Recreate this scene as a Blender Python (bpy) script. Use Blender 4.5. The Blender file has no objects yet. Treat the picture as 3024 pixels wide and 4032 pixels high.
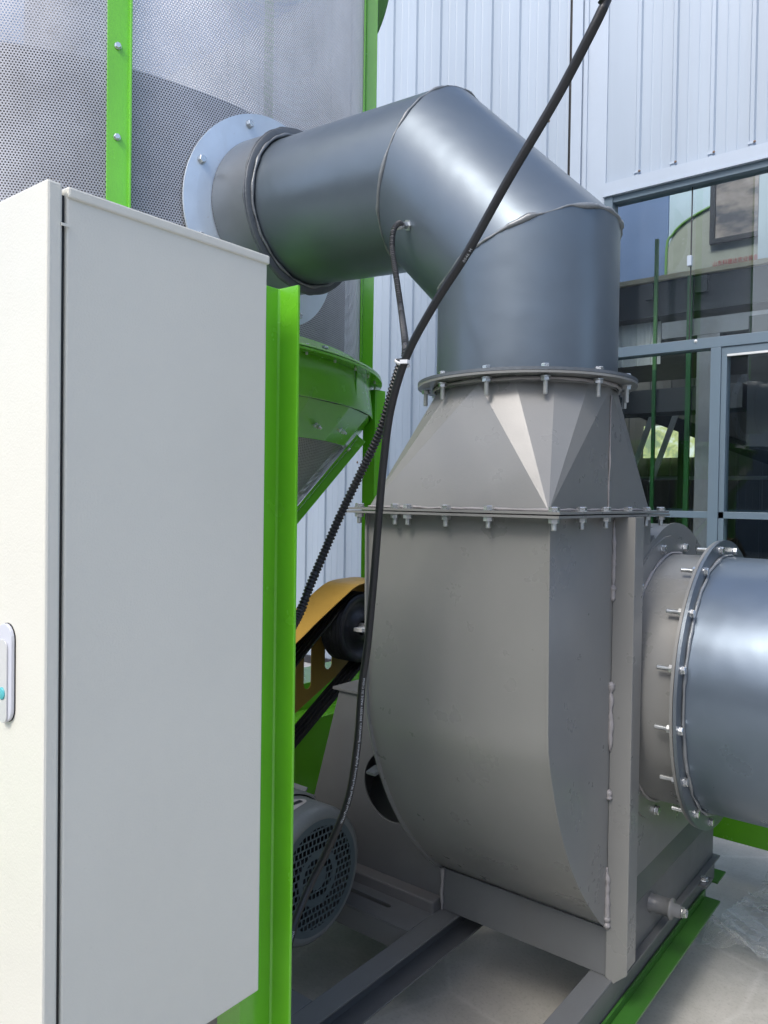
import bpy, bmesh, math, random
from math import sin, cos, pi, radians, sqrt, atan2
from mathutils import Vector, Matrix, noise
from mathutils.geometry import tessellate_polygon
random.seed(7)
S = bpy.context.scene
COL = S.collection
H = 1.6                                     # eye height above the yard

# ---------------------------------------------------------------- camera, sky, sun
cam = bpy.data.objects.new("camera", bpy.data.cameras.new("camera")); COL.objects.link(cam)
cam.data.sensor_fit = 'HORIZONTAL'; cam.data.sensor_width = 36; cam.data.lens = 36.07
cam.data.clip_start = 0.05; cam.data.clip_end = 2000
M = Matrix.Rotation(radians(38.4), 4, 'Z') @ Matrix.Rotation(radians(89.0), 4, 'X') @ Matrix.Rotation(radians(0.83), 4, 'Z')
cam.matrix_world = Matrix.Translation((0, 0, H)) @ M
S.camera = cam
EL, AZ = radians(50), radians(180 - 1)      # sun height, compass angle from +Y towards +X
w = bpy.data.worlds.new("World"); S.world = w; w.use_nodes = True
nt = w.node_tree; nt.nodes.clear()
sky = nt.nodes.new('ShaderNodeTexSky'); sky.sky_type = 'NISHITA'; sky.sun_disc = False
sky.sun_elevation = EL; sky.sun_rotation = AZ; sky.air_density = 1.0; sky.dust_density = 2.6; sky.ozone_density = 1.0
bg = nt.nodes.new('ShaderNodeBackground'); bg.inputs[1].default_value = 0.15
wo = nt.nodes.new('ShaderNodeOutputWorld')
nt.links.new(sky.outputs[0], bg.inputs[0]); nt.links.new(bg.outputs[0], wo.inputs[0])
sl = bpy.data.lights.new("sun", 'SUN'); sl.energy = 0.9; sl.angle = radians(16); sl.color = (1, .97, .92)
so = bpy.data.objects.new("sun", sl); COL.objects.link(so)
sd = Vector((sin(AZ) * cos(EL), cos(AZ) * cos(EL), sin(EL)))
so.rotation_euler = sd.to_track_quat('Z', 'Y').to_euler(); so.location = sd * 30
S.view_settings.view_transform = 'Standard'; S.view_settings.look = 'None'
S.view_settings.exposure = 1.06; S.view_settings.gamma = 1
S.render.resolution_x = 768; S.render.resolution_y = 1024
S.render.engine = 'CYCLES'
S.cycles.max_bounces = 8; S.cycles.transparent_max_bounces = 16

# ---------------------------------------------------------------- materials
class NT:
    def __init__(s, name):
        s.m = bpy.data.materials.new(name); s.m.use_nodes = True
        s.t = s.m.node_tree; s.b = s.t.nodes['Principled BSDF']; s.o = s.t.nodes['Material Output']
        s.tc = s.t.nodes.new('ShaderNodeTexCoord')
    def n(s, ty, **kw):
        x = s.t.nodes.new(ty)
        for k, v in kw.items(): setattr(x, k, v)
        return x
    def l(s, a, b): s.t.links.new(a, b)
    def math(s, op, a, b=None, c=None):
        x = s.n('ShaderNodeMath', operation=op)
        for i, v in enumerate((a, b, c)):
            if v is None: continue
            if isinstance(v, (int, float)): x.inputs[i].default_value = v
            else: s.l(v, x.inputs[i])
        return x.outputs[0]
    def noise(s, scale, detail=4, rough=.55, coord=None, vscale=None):
        x = s.n('ShaderNodeTexNoise'); x.inputs['Scale'].default_value = scale
        x.inputs['Detail'].default_value = detail; x.inputs['Roughness'].default_value = rough
        c = coord or s.tc.outputs['Object']
        if vscale:
            mp = s.n('ShaderNodeMapping'); mp.inputs['Scale'].default_value = vscale; s.l(c, mp.inputs[0]); c = mp.outputs[0]
        s.l(c, x.inputs[0]); return x.outputs[0]
    def ramp(s, f, stops):
        x = s.n('ShaderNodeValToRGB'); e = x.color_ramp.elements
        while len(e) < len(stops): e.new(.5)
        for i, (p, c) in enumerate(stops):
            e[i].position = p; e[i].color = (*c, 1) if len(c) == 3 else c
        s.l(f, x.inputs[0]); return x.outputs[0]
    def mix(s, f, a, b):
        x = s.n('ShaderNodeMix', data_type='RGBA')
        for i, v in ((0, f), (6, a), (7, b)):
            if isinstance(v, tuple): x.inputs[i].default_value = (*v, 1)
            elif isinstance(v, (int, float)): x.inputs[i].default_value = v
            else: s.l(v, x.inputs[i])
        return x.outputs[2]
    def bump(s, h, strength, dist=.002, prev=None):
        x = s.n('ShaderNodeBump'); x.inputs['Strength'].default_value = strength; x.inputs['Distance'].default_value = dist
        s.l(h, x.inputs['Height'])
        if prev: s.l(prev, x.inputs['Normal'])
        return x.outputs[0]

def paint(name, col, rough=.35, metal=0.0, peel=.25, peel_scale=260, var=.12, dirt=.15, dirtcol=(.16, .14, .12), dent=.0, spec=.5, coat=0.0, vstretch=None):
    """sprayed or bare sheet metal: tone drift, orange peel, faint dents, specks of dirt"""
    k = NT(name)
    n1 = k.noise(2.3, 5, .6, vscale=vstretch)
    c = k.mix(k.ramp(n1, [(.3, (0, 0, 0)), (.72, (1, 1, 1))]), tuple(x * (1 - var) for x in col), tuple(min(1, x * (1 + var)) for x in col))
    n2 = k.noise(110, 3, .6)
    c = k.mix(k.math('MULTIPLY', k.ramp(n2, [(.68, (0, 0, 0)), (.80, (1, 1, 1))]), min(1, dirt * 2.2)), c, dirtcol)
    n4 = k.noise(5.0, 5, .7, vscale=(1, 1, .35))
    c = k.mix(k.math('MULTIPLY', k.ramp(n4, [(.52, (0, 0, 0)), (.75, (1, 1, 1))]), dirt * .6), c, dirtcol)
    k.l(c, k.b.inputs['Base Color'])
    n3 = k.noise(9, 4, .6)
    k.l(k.math('MULTIPLY_ADD', n3, .22, rough - .11), k.b.inputs['Roughness'])
    k.b.inputs['Metallic'].default_value = metal
    k.b.inputs['Specular IOR Level'].default_value = spec
    if coat: k.b.inputs['Coat Weight'].default_value = coat; k.b.inputs['Coat Roughness'].default_value = .12
    b = k.bump(k.noise(peel_scale, 2, .5), peel, .0012)
    if dent: b = k.bump(k.noise(5.5, 2, .4), dent, .02, b)
    k.l(b, k.b.inputs['Normal'])
    return k.m

M_FAN = paint("grey_fan_paint", (.184, .187, .180), .30, .0, .12, 200, .06, .03, dent=.07, spec=.6)
M_FRAME = paint("grey_frame_paint", (.112, .118, .122), .42, 0, .3, 240, .14, .35, (.10, .085, .07))
M_DUCT = paint("blue_grey_duct_steel", (.12, .15, .18), .35, .5, .05, 120, .09, .02, (.2, .2, .2), dent=.22)
M_PIPE = paint("blue_grey_intake_steel", (.15, .19, .235), .31, .62, .05, 120, .11, .02, (.3, .3, .3), dent=.22)
M_COLLAR = paint("dark_sealant", (.095, .11, .125), .5, .2, .9, 90, .3, .3)
M_WELD = paint("grey_weld_bead", (.20, .215, .225), .4, .3, 1.0, 110, .25, .2)
M_WELDF = paint("painted_weld_bead", (.26, .25, .25), .4, .0, 1.0, 110, .15, .2)
M_ZINC = paint("galvanised_plate", (.66, .74, .82), .36, .45, .2, 60, .16, .25, (.45, .38, .28))
M_BOLT = paint("zinc_bolt", (.62, .64, .64), .28, .9, .2, 300, .1, .1)
M_GREEN = paint("green_gloss_paint", (.145, .49, .022), .24, 0, .25, 150, .10, .10, (.03, .12, .01), spec=.6, coat=.3)
M_CAB = paint("light_grey_powder_coat", (.655, .65, .58), .42, 0, .35, 300, .03, .05, (.35, .33, .3))
M_ORANGE = paint("orange_guard_paint", (.42, .255, .05), .45, 0, .4, 150, .18, .3, (.16, .08, .02))
M_RUBBER = paint("black_rubber", (.009, .010, .012), .42, 0, .3, 150, .2, .2, (.07, .07, .07))
M_BELT = paint("black_drive_belt", (.012, .012, .014), .5, 0, .3, 150, .3, .2, (.06, .06, .06))
M_CAST = paint("dark_cast_iron", (.035, .037, .045), .45, .3, .5, 120, .2, .2)
M_MOTOR = paint("grey_motor_paint", (.17, .18, .172), .42, 0, .6, 100, .1, .3, (.08, .08, .08))
M_COWL = paint("blue_grey_cowl_paint", (.075, .10, .105), .38, 0, .4, 140, .1, .2)
M_HANDLE = paint("matt_chrome", (.60, .62, .68), .30, .15, .1, 200, .05, .05)
M_FRAMEW = paint("slate_window_frame", (.115, .165, .21), .42, 0, .15, 100, .06, .1)
M_TRIM = paint("white_flashing", (.39, .455, .54), .45, 0, .1, 60, .04, .08, (.35, .3, .25))
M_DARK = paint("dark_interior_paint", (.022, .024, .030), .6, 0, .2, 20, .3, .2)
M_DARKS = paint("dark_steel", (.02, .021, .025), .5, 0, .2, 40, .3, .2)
M_RUST = paint("weathered_galvanised_beam", (.20, .20, .215), .55, .1, .5, 30, .25, .9, (.11, .075, .055))
M_PLY = paint("plywood_edge", (.50, .40, .27), .7, 0, .4, 60, .25, .5, (.2, .12, .06))
M_BLUEW = paint("blue_sky_reflection", (.12, .19, .34), .5, 0, .1, 10, .08, .05)
M_PALE = paint("pale_sky_reflection", (.42, .52, .56), .5, 0, .1, 10, .05, .05)
M_CREAM = paint("cream_tank_reflection", (.36, .38, .32), .5, 0, .1, 10, .16, .1)
M_TIE = paint("white_nylon", (.62, .64, .66), .35, 0, .1, 100, .05, .05)
M_TEAL = paint("teal_plastic", (.09, .42, .45), .3, 0, .1, 100, .05, .05)
M_WHITEL = paint("white_lettering", (.42, .44, .46), .6, 0, .0, 100, .05, .05)
M_RED = paint("red_lettering", (.38, .06, .06), .6, 0, .0, 100, .05, .05)
M_LABEL = paint("worn_label", (.50, .46, .43), .5, 0, .1, 100, .15, .5, (.2, .15, .14))
M_BRIGHT = paint("bright_steel_strut", (.62, .64, .64), .4, .2, .1, 100, .1, .1)

def mat_wall(name, col, vs=(1, 1, .05)):
    k = NT(name)
    a = k.noise(3.0, 5, .6, vscale=vs); b = k.noise(.8, 3, .5)
    c = k.mix(k.ramp(a, [(.35, (0, 0, 0)), (.7, (1, 1, 1))]), tuple(x * .93 for x in col), tuple(min(1, x * 1.05) for x in col))
    c = k.mix(k.math('MULTIPLY', k.ramp(k.noise(14, 6, .8, vscale=(1, 1, .12)), [(.6, (0, 0, 0)), (.85, (1, 1, 1))]), .25), c, tuple(x * .62 for x in col))
    k.l(c, k.b.inputs['Base Color']); k.b.inputs['Roughness'].default_value = .38
    k.l(k.bump(b, .3, .03), k.b.inputs['Normal'])
    return k.m
M_WALL = mat_wall("white_ribbed_sheet", (.355, .42, .50))
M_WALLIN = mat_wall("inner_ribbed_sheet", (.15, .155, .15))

def mat_ground():
    k = NT("yard_concrete")
    P = k.tc.outputs['Object']
    a = k.noise(1.1, 8, .65, P); b = k.noise(7, 8, .7, P); c_ = k.noise(90, 4, .7, P)
    c = k.mix(k.ramp(a, [(.32, (0, 0, 0)), (.68, (1, 1, 1))]), (.36, .35, .32), (.48, .47, .44))
    c = k.mix(k.math('MULTIPLY', k.ramp(b, [(.45, (0, 0, 0)), (.68, (1, 1, 1))]), .5), c, (.54, .53, .50))
    v = k.n('ShaderNodeTexVoronoi', feature='DISTANCE_TO_EDGE'); v.inputs['Scale'].default_value = 1.4
    wv = k.n('ShaderNodeVectorMath', operation='ADD'); nn = k.n('ShaderNodeTexNoise'); nn.inputs['Scale'].default_value = 2.2; nn.inputs['Detail'].default_value = 5
    sc = k.n('ShaderNodeVectorMath', operation='SCALE'); sc.inputs['Scale'].default_value = .9
    k.l(nn.outputs[1], sc.inputs[0]); k.l(P, wv.inputs[0]); k.l(sc.outputs[0], wv.inputs[1]); k.l(wv.outputs[0], v.inputs['Vector'])
    c = k.mix(k.math('MULTIPLY', k.ramp(v.outputs[0], [(.0, (1, 1, 1)), (.018, (0, 0, 0))]), .35), c, (.60, .59, .56))
    st = k.noise(3.2, 5, .55, P)
    c = k.mix(k.math('MULTIPLY', k.ramp(st, [(.58, (0, 0, 0)), (.72, (1, 1, 1))]), .40), c, (.24, .23, .21))
    c = k.mix(k.math('MULTIPLY', k.ramp(c_, [(.52, (0, 0, 0)), (.66, (1, 1, 1))]), .32), c, (.22, .215, .20))
    k.l(c, k.b.inputs['Base Color'])
    k.l(k.math('MULTIPLY_ADD', a, .35, .45), k.b.inputs['Roughness'])
    k.l(k.bump(b, .3, .01, k.bump(c_, .3, .003)), k.b.inputs['Normal'])
    return k.m
M_GROUND = mat_ground()

def mat_perf(name, pitch, hole, col, rough=.42, metal=.6):
    """punched sheet: staggered round holes cut through with a transparent shader (UV in metres)"""
    k = NT(name)
    uv = k.n('ShaderNodeSeparateXYZ'); k.l(k.tc.outputs['UV'], uv.inputs[0])
    px = k.math('DIVIDE', uv.outputs[0], pitch); py = k.math('DIVIDE', uv.outputs[1], pitch * 1.732)
    def d(ox):
        fx = k.math('SUBTRACT', k.math('FRACT', k.math('ADD', px, ox)), .5)
        fy = k.math('MULTIPLY', k.math('SUBTRACT', k.math('FRACT', k.math('ADD', py, ox)), .5), 1.732)
        return k.math('SQRT', k.math('ADD', k.math('MULTIPLY', fx, fx), k.math('MULTIPLY', fy, fy)))
    dist = k.math('MINIMUM', d(0.0), d(.5))
    h = k.math('LESS_THAN', dist, hole / pitch / 2)
    n1 = k.noise(1.6, 5, .65); n2 = k.noise(22, 4, .7)
    c = k.mix(k.ramp(n1, [(.35, (0, 0, 0)), (.66, (1, 1, 1))]), tuple(x * .72 for x in col), tuple(x * 1.12 for x in col))
    c = k.mix(k.math('MULTIPLY', k.ramp(n2, [(.6, (0, 0, 0)), (.75, (1, 1, 1))]), .35), c, (.28, .24, .19))
    k.l(c, k.b.inputs['Base Color']); k.b.inputs['Roughness'].default_value = rough; k.b.inputs['Metallic'].default_value = metal
    tr = k.n('ShaderNodeBsdfTransparent'); mx = k.n('ShaderNodeMixShader')
    k.l(h, mx.inputs[0]); k.l(k.b.outputs[0], mx.inputs[1]); k.l(tr.outputs[0], mx.inputs[2]); k.l(mx.outputs[0], k.o.inputs[0])
    return k.m
M_PERF = mat_perf("perforated_steel", .0094, .0056, (.52, .52, .54), metal=.35)
M_PERFC = mat_perf("perforated_cone_steel", .0090, .0050, (.34, .33, .32), metal=.35)

def mat_grille():
    k = NT("motor_cowl_grille")
    uv = k.n('ShaderNodeSeparateXYZ'); k.l(k.tc.outputs['UV'], uv.inputs[0])
    X, Y = uv.outputs[0], uv.outputs[1]
    row = k.math('DIVIDE', Y, .0200); ri = k.math('FLOOR', row)
    off = k.math('MULTIPLY', k.math('MODULO', k.math('ADD', ri, 40.0), 2.0), .5)
    fx = k.math('ABSOLUTE', k.math('SUBTRACT', k.math('FRACT', k.math('ADD', k.math('DIVIDE', X, .0165), off)), .5))
    fy = k.math('ABSOLUTE', k.math('SUBTRACT', k.math('FRACT', row), .5))
    m = k.math('MULTIPLY', k.math('LESS_THAN', fx, .34), k.math('LESS_THAN', fy, .36))
    r = k.math('SQRT', k.math('ADD', k.math('MULTIPLY', X, X), k.math('MULTIPLY', Y, Y)))
    ring = k.math('MULTIPLY', k.math('LESS_THAN', r, .148), k.math('GREATER_THAN', r, .036))
    ring = k.math('MULTIPLY', ring, k.math('GREATER_THAN', k.math('ABSOLUTE', k.math('SUBTRACT', r, .072)), .009))
    m = k.math('MULTIPLY', m, ring)
    k.l(k.mix(k.noise(12, 4, .6), (.065, .09, .095), (.10, .13, .135)), k.b.inputs['Base Color']); k.b.inputs['Roughness'].default_value = .4
    tr = k.n('ShaderNodeBsdfTransparent'); mx = k.n('ShaderNodeMixShader')
    k.l(m, mx.inputs[0]); k.l(k.b.outputs[0], mx.inputs[1]); k.l(tr.outputs[0], mx.inputs[2]); k.l(mx.outputs[0], k.o.inputs[0])
    return k.m
M_GRILLE = mat_grille()

def mat_glass(name, refl=.05, tint=(.90, .95, .96)):
    k = NT(name)
    tr = k.n('ShaderNodeBsdfTransparent'); tr.inputs[0].default_value = (*tint, 1)
    g = k.n('ShaderNodeBsdfGlossy'); g.inputs['Roughness'].default_value = .01
    ge = k.n('ShaderNodeNewGeometry'); dt = k.n('ShaderNodeVectorMath', operation='DOT_PRODUCT')
    k.l(ge.outputs['Normal'], dt.inputs[0]); k.l(ge.outputs['Incoming'], dt.inputs[1])
    f5 = k.math('POWER', k.math('SUBTRACT', 1.0, k.math('ABSOLUTE', dt.outputs['Value'])), 5.0)
    mx = k.n('ShaderNodeMixShader')
    k.l(k.math('MULTIPLY_ADD', f5, .9, refl), mx.inputs[0]); k.l(tr.outputs[0], mx.inputs[1]); k.l(g.outputs[0], mx.inputs[2]); k.l(mx.outputs[0], k.o.inputs[0])
    return k.m
M_GLASS = mat_glass("window_glass")

def mat_film():
    k = NT("clear_film")
    tr = k.n('ShaderNodeBsdfTransparent'); tr.inputs[0].default_value = (.93, .94, .93, 1)
    k.b.inputs['Base Color'].default_value = (.75, .76, .74, 1); k.b.inputs['Roughness'].default_value = .12
    mx = k.n('ShaderNodeMixShader'); lw = k.n('ShaderNodeLayerWeight'); lw.inputs[0].default_value = .35
    k.l(k.math('MULTIPLY_ADD', lw.outputs[1], .7, .10), mx.inputs[0]); k.l(tr.outputs[0], mx.inputs[1]); k.l(k.b.outputs[0], mx.inputs[2]); k.l(mx.outputs[0], k.o.inputs[0])
    return k.m
M_FILM = mat_film()

def mat_leafwin():
    k = NT("daylit_opening")
    c = k.ramp(k.noise(4, 5, .7), [(.40, (.20, .26, .16)), (.52, (.42, .46, .20)), (.64, (.60, .66, .60))])
    e = k.n('ShaderNodeEmission'); e.inputs[1].default_value = .75; k.l(c, e.inputs[0]); k.l(e.outputs[0], k.o.inputs[0])
    return k.m
M_LEAF = mat_leafwin()
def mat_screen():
    k = NT("painted_sky_reflection")  # mottled sky reflection is painted into the pane's base colour
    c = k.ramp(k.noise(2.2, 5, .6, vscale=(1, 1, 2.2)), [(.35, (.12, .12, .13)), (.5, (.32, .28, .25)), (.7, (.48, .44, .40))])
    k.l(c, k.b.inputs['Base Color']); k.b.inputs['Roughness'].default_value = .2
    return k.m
M_SCREEN = mat_screen()

# ---------------------------------------------------------------- mesh helpers
class MB:
    def __init__(s): s.v = []; s.f = []; s.sm = []; s.uv = {}
    def add(s, vs, fs, smooth=False, uvs=None):
        o = len(s.v); s.v += [tuple(v) for v in vs]
        for i, f in enumerate(fs):
            if uvs: s.uv[len(s.f)] = uvs[i]
            s.f.append(tuple(o + i2 for i2 in f)); s.sm.append(smooth)
        return s
    def box(s, x0, x1, y0, y1, z0, z1):
        v = [(x, y, z) for x in (x0, x1) for y in (y0, y1) for z in (z0, z1)]
        return s.add(v, [(0, 1, 3, 2), (4, 6, 7, 5), (0, 4, 5, 1), (2, 3, 7, 6), (0, 2, 6, 4), (1, 5, 7, 3)])
    def obox(s, c, ax, ay, az, hx, hy, hz):
        c = Vector(c); ax, ay, az = (Vector(a).normalized() for a in (ax, ay, az))
        v = [c + ax * hx * i + ay * hy * j + az * hz * k for i in (-1, 1) for j in (-1, 1) for k in (-1, 1)]
        return s.add(v, [(0, 1, 3, 2), (4, 6, 7, 5), (0, 4, 5, 1), (2, 3, 7, 6), (0, 2, 6, 4), (1, 5, 7, 3)])
    def plate(s, outer, holes, axis, lo, hi, smooth=False):
        """prism of a 2-D outline with holes; axis 'x': outline is (y,z), 'y': (x,z), 'z': (x,y)"""
        loops = [outer] + list(holes)
        def P(p, d): return {'x': (d, p[0], p[1]), 'y': (p[0], d, p[1]), 'z': (p[0], p[1], d)}[axis]
        tris = tessellate_polygon([[Vector((p[0], p[1], 0)) for p in L] for L in loops])
        flat = [p for L in loops for p in L]; n = len(flat)
        s.add([P(p, lo) for p in flat] + [P(p, hi) for p in flat], [tuple(t) for t in tris] + [tuple(i + n for i in reversed(t)) for t in tris])
        base = len(s.v) - 2 * n; k = 0
        for L in loops:
            m = len(L)
            for i in range(m):
                a, b = k + i, k + (i + 1) % m
                s.f.append((base + a, base + b, base + b + n, base + a + n)); s.sm.append(smooth)
            k += m
        return s
    def lathe(s, prof, c, axis, n=64, smooth=True, a0=0, a1=2 * pi):
        """prof: (offset along axis, radius)"""
        c = Vector(c); az = Vector(axis).normalized()
        ux = az.orthogonal().normalized() if abs(az.x) < .9 else Vector((0, 1, 0)); uy = az.cross(ux)
        full = abs(a1 - a0 - 2 * pi) < 1e-6; m = n if full else n + 1
        vs = [c + az * h + (ux * cos(a0 + (a1 - a0) * i / n) + uy * sin(a0 + (a1 - a0) * i / n)) * r for h, r in prof for i in range(m)]
        fs = [(j * m + i, j * m + (i + 1) % m, (j + 1) * m + (i + 1) % m, (j + 1) * m + i) for j in range(len(prof) - 1) for i in range(n)]
        return s.add(vs, fs, smooth)
    def tube(s, pts, r, n=12, smooth=True, closed=False):
        pts = [Vector(p) for p in pts]; N = len(pts)
        R = r if hasattr(r, '__len__') else [r] * N
        t = [(pts[(i + 1) % N] - pts[i - 1]) if closed else (pts[min(i + 1, N - 1)] - pts[max(i - 1, 0)]) for i in range(N)]
        t = [x.normalized() for x in t]
        u = t[0].orthogonal().normalized(); vs = []
        for i in range(N):
            u = (u - t[i] * u.dot(t[i])).normalized(); w_ = t[i].cross(u)
            vs += [pts[i] + (u * cos(2 * pi * j / n) + w_ * sin(2 * pi * j / n)) * R[i] for j in range(n)]
        fs = [(i * n + j, i * n + (j + 1) % n, ((i + 1) % N) * n + (j + 1) % n, ((i + 1) % N) * n + j) for i in range(N if closed else N - 1) for j in range(n)]
        if not closed: fs += [tuple(range(n))[::-1], tuple((N - 1) * n + j for j in range(n))]
        return s.add(vs, fs, smooth)
    def mesh(s, name):
        me = bpy.data.meshes.new(name); me.from_pydata(s.v, [], s.f)
        me.polygons.foreach_set('use_smooth', s.sm)
        if s.uv:
            L = me.uv_layers.new(name='UVMap')
            for pi_, p in enumerate(me.polygons):
                if pi_ in s.uv:
                    for li, q in zip(p.loop_indices, s.uv[pi_]): L.data[li].uv = q
        bm = bmesh.new(); bm.from_mesh(me); bmesh.ops.recalc_face_normals(bm, faces=bm.faces); bm.to_mesh(me); bm.free()
        return me

def tag(o, label=None, cat=None, group=None, kind=None):
    for k, v in (('label', label), ('category', cat), ('group', group), ('kind', kind)):
        if v: o[k] = v
    return o
def thing(name, loc, label, cat, group=None):
    o = bpy.data.objects.new(name, None); COL.objects.link(o); o.location = loc; o.empty_display_size = .1
    return tag(o, label, cat, group)
def wloc(o):
    v = Vector(o.location)
    while o.parent: o = o.parent; v += Vector(o.location)
    return v
def link(name, me, mat, parent=None, bevel=0, label=None):
    o = bpy.data.objects.new(name, me); COL.objects.link(o)
    if mat and not me.materials: me.materials.append(mat)
    if parent: o.parent = parent; o.location = -wloc(parent)
    if bevel:
        b = o.modifiers.new('bevel', 'BEVEL'); b.width = bevel; b.segments = 2; b.limit_method = 'ANGLE'; b.angle_limit = radians(40)
    if label: o['label'] = label
    return o
def part(name, mb, mat, parent=None, bevel=0, label=None): return link(name, mb.mesh(name), mat, parent, bevel, label)

def parts(name, boxes, mat, parent, bevel=0):
    for b in boxes: part(name, MB().box(*b), mat, parent, bevel)
def smooth_path(pts, step):
    pts = [Vector(p) for p in pts]; P = [pts[0] * 2 - pts[1]] + pts + [pts[-1] * 2 - pts[-2]]
    out = []
    for i in range(1, len(P) - 2):
        a, b, c, d = P[i - 1:i + 3]; n = max(2, int((c - b).length / step))
        for k in range(n):
            t = k / n
            out.append(.5 * ((2 * b) + (c - a) * t + (2 * a - 5 * b + 4 * c - d) * t * t + (-a + 3 * b - 3 * c + d) * t ** 3))
    out.append(pts[-1]); return out
def weld(pts, r, closed=True, j=.35, n=7):
    """a lumpy bead along a path"""
    P = [Vector(p) for p in pts]
    P = [p + noise.noise_vector(p * 25) * r * .45 for p in P]
    return MB().tube(P, [r * max(.25, .75 + j * noise.noise(p * 20) * 1.5 + .35 * j * noise.noise(p * 120)) for p in P], n, True, closed)
def circ(c, axis, r, n=120, a0=0, a1=2 * pi):
    c = Vector(c); az = Vector(axis); ux = Vector((0, 1, 0)) if abs(az.x) > .5 else Vector((1, 0, 0)); uy = az.cross(ux)
    return [c + (ux * cos(a0 + (a1 - a0) * i / n) + uy * sin(a0 + (a1 - a0) * i / n)) * r for i in range(n)]
def circ2(cx, cy, r, n=48): return [(cx + r * cos(2 * pi * i / n), cy + r * sin(2 * pi * i / n)) for i in range(n)]

# bolts: one mesh per kind, shared by every copy
def bolt_mesh(name, d=.018, grip=.012, stick=.022, nut=True):
    """local +z is the hex head side, z=0 the plate face under the head"""
    m = MB(); c = (0, 0, 0)
    def hexp(z0, z1, r):
        v = [(r * cos(pi / 3 * i), r * sin(pi / 3 * i), z) for z in (z0, z1 - .0015) for i in range(6)] + [(r * .86 * cos(pi / 3 * i), r * .86 * sin(pi / 3 * i), z1) for i in range(6)]
        f = [(i, (i + 1) % 6, 6 + (i + 1) % 6, 6 + i) for i in range(6)] + [(6 + i, 6 + (i + 1) % 6, 12 + (i + 1) % 6, 12 + i) for i in range(6)] + [tuple(range(12, 18)), tuple(range(6))[::-1]]
        m.add(v, f)
    m.lathe([(0, 0), (0, d * .62), (.002, d * .62), (.002, 0)], c, (0, 0, 1), 16, False)
    hexp(.002, .002 + d * .42, d * .55)
    if nut:
        g = -grip
        m.lathe([(g, 0), (g, d * .62), (g - .002, d * .62), (g - .002, 0)], c, (0, 0, 1), 16, False)
        v0 = len(m.v); hexp(g - .002 - d * .45, g - .002, d * .55)
        pr = [(g - .002, 0)]; z = g - .002
        while z > g - stick: pr += [(z, d * .31), (z - .001, d * .26)]; z -= .002
        pr += [(z, d * .2), (z, 0)]
        m.lathe(pr, c, (0, 0, 1), 12, False)
    me = m.mesh(name); me.materials.append(M_BOLT); return me
B_NUT = bolt_mesh('bolt', .023, .014, .030)
B_LONG = bolt_mesh('bolt', .021, .020, .046)
B_HEAD = bolt_mesh('bolt', .025, .01, .02, nut=False)
B_TOWER = bolt_mesh('bolt', .018, .010, .022)
def bolt(me, pos, direction, parent, spin=None):
    o = bpy.data.objects.new('bolt', me); COL.objects.link(o); o.parent = parent
    q = Vector(direction).normalized().to_track_quat('Z', 'Y'); q = q @ Matrix.Rotation(random.uniform(0, 1) if spin is None else spin, 3, 'Z').to_quaternion()
    o.rotation_mode = 'QUATERNION'; o.rotation_quaternion = q; o.location = Vector(pos) - wloc(parent)
    return o

# ================================================================ SETTING
g = MB(); g.add([(-600, -600, 0), (600, -600, 0), (600, 600, 0), (-600, 600, 0)], [(0, 1, 2, 3)])
tag(part('ground', g, M_GROUND), kind='structure')

# ---------------------------------------------------------------- workshop building (wall plane y = 5.4)
WY = 5.4
bld = thing('workshop_building', (-2.5, WY, 0), 'white ribbed sheet metal workshop wall with large grey framed windows behind the machine', 'building')
def ribbed(x0, x1, z0, z1, y=WY, pitch=.25, depth=.018, phase=0.0, rib=.034):
    """profiled sheet facing -y"""
    xs = []; x = x0; k = math.ceil((x0 - phase) / pitch)
    prof = [(x0, 0)]
    while phase + k * pitch < x1 - rib:
        c = phase + k * pitch
        if c > x0 + rib:
            prof += [(c - rib * .62, 0), (c - rib * .34, depth), (c + rib * .34, depth), (c + rib * .62, 0)]
            for o in (.36, .64):      # two shallow stiffening beads between ribs
                q = c + pitch * o
                if q < x1 - .02: prof += [(q - .008, 0), (q, .0025), (q + .008, 0)]
        k += 1
    prof += [(x1, 0)]
    vs = [(x, y - d, z) for z in (z0, z1) for x, d in prof]; n = len(prof)
    return MB().add(vs, [(i, i + 1, n + i + 1, n + i) for i in range(n - 1)])
part('wall_sheet', ribbed(-12, -2.568, .03, 6.4), M_WALL, bld)
part('wall_sheet', ribbed(-2.27, 3.5, 3.90, 6.4, phase=-.03), M_WALL, bld)
part('corner_flashing', MB().box(-2.532, -2.45, WY - .035, WY + .05, .0, 6.4).box(-2.45, -2.262, WY - .012, WY + .05, 0, 6.4).box(-2.44, -2.41, WY - .024, WY - .011, 0, 6.4), M_TRIM, bld)
part('expansion_gap', MB().box(-2.60, -2.52, WY + .012, WY + .05, .0, 6.4), M_DARKS, bld)
part('base_strip', MB().box(-12, -2.61, WY - .03, WY + .02, 0, .07), M_DARKS, bld)
part('window_flashing', MB().box(-2.27, 3.5, WY - .040, WY + .04, 3.80, 3.902).box(-2.27, 3.5, WY - .050, WY - .0405, 3.80, 3.81), M_TRIM, bld)
M_SCREW = paint("rusty_screw", (.20, .13, .09), .6)
def screw(x, y, zz, q=1.0): part('sheet_screw', MB().lathe([(0, .011 * q), (.004, .010 * q), (.008, .004 * q), (.009, 0)], (x, y, zz), (0, -1, 0), 10), M_SCREW, bld)
for x, zz in [(-3.05, 4.4), (-2.73, 4.5), (-2.98, 4.25), (-3.4, 4.15), (-2.72, 3.55), (-2.72, 2.95), (-3.72, 2.72), (-3.3, 2.6), (-4.9, 1.9), (-4.6, 1.93), (-4.3, 1.95)]:
    screw(x, WY - .001, zz)
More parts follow.
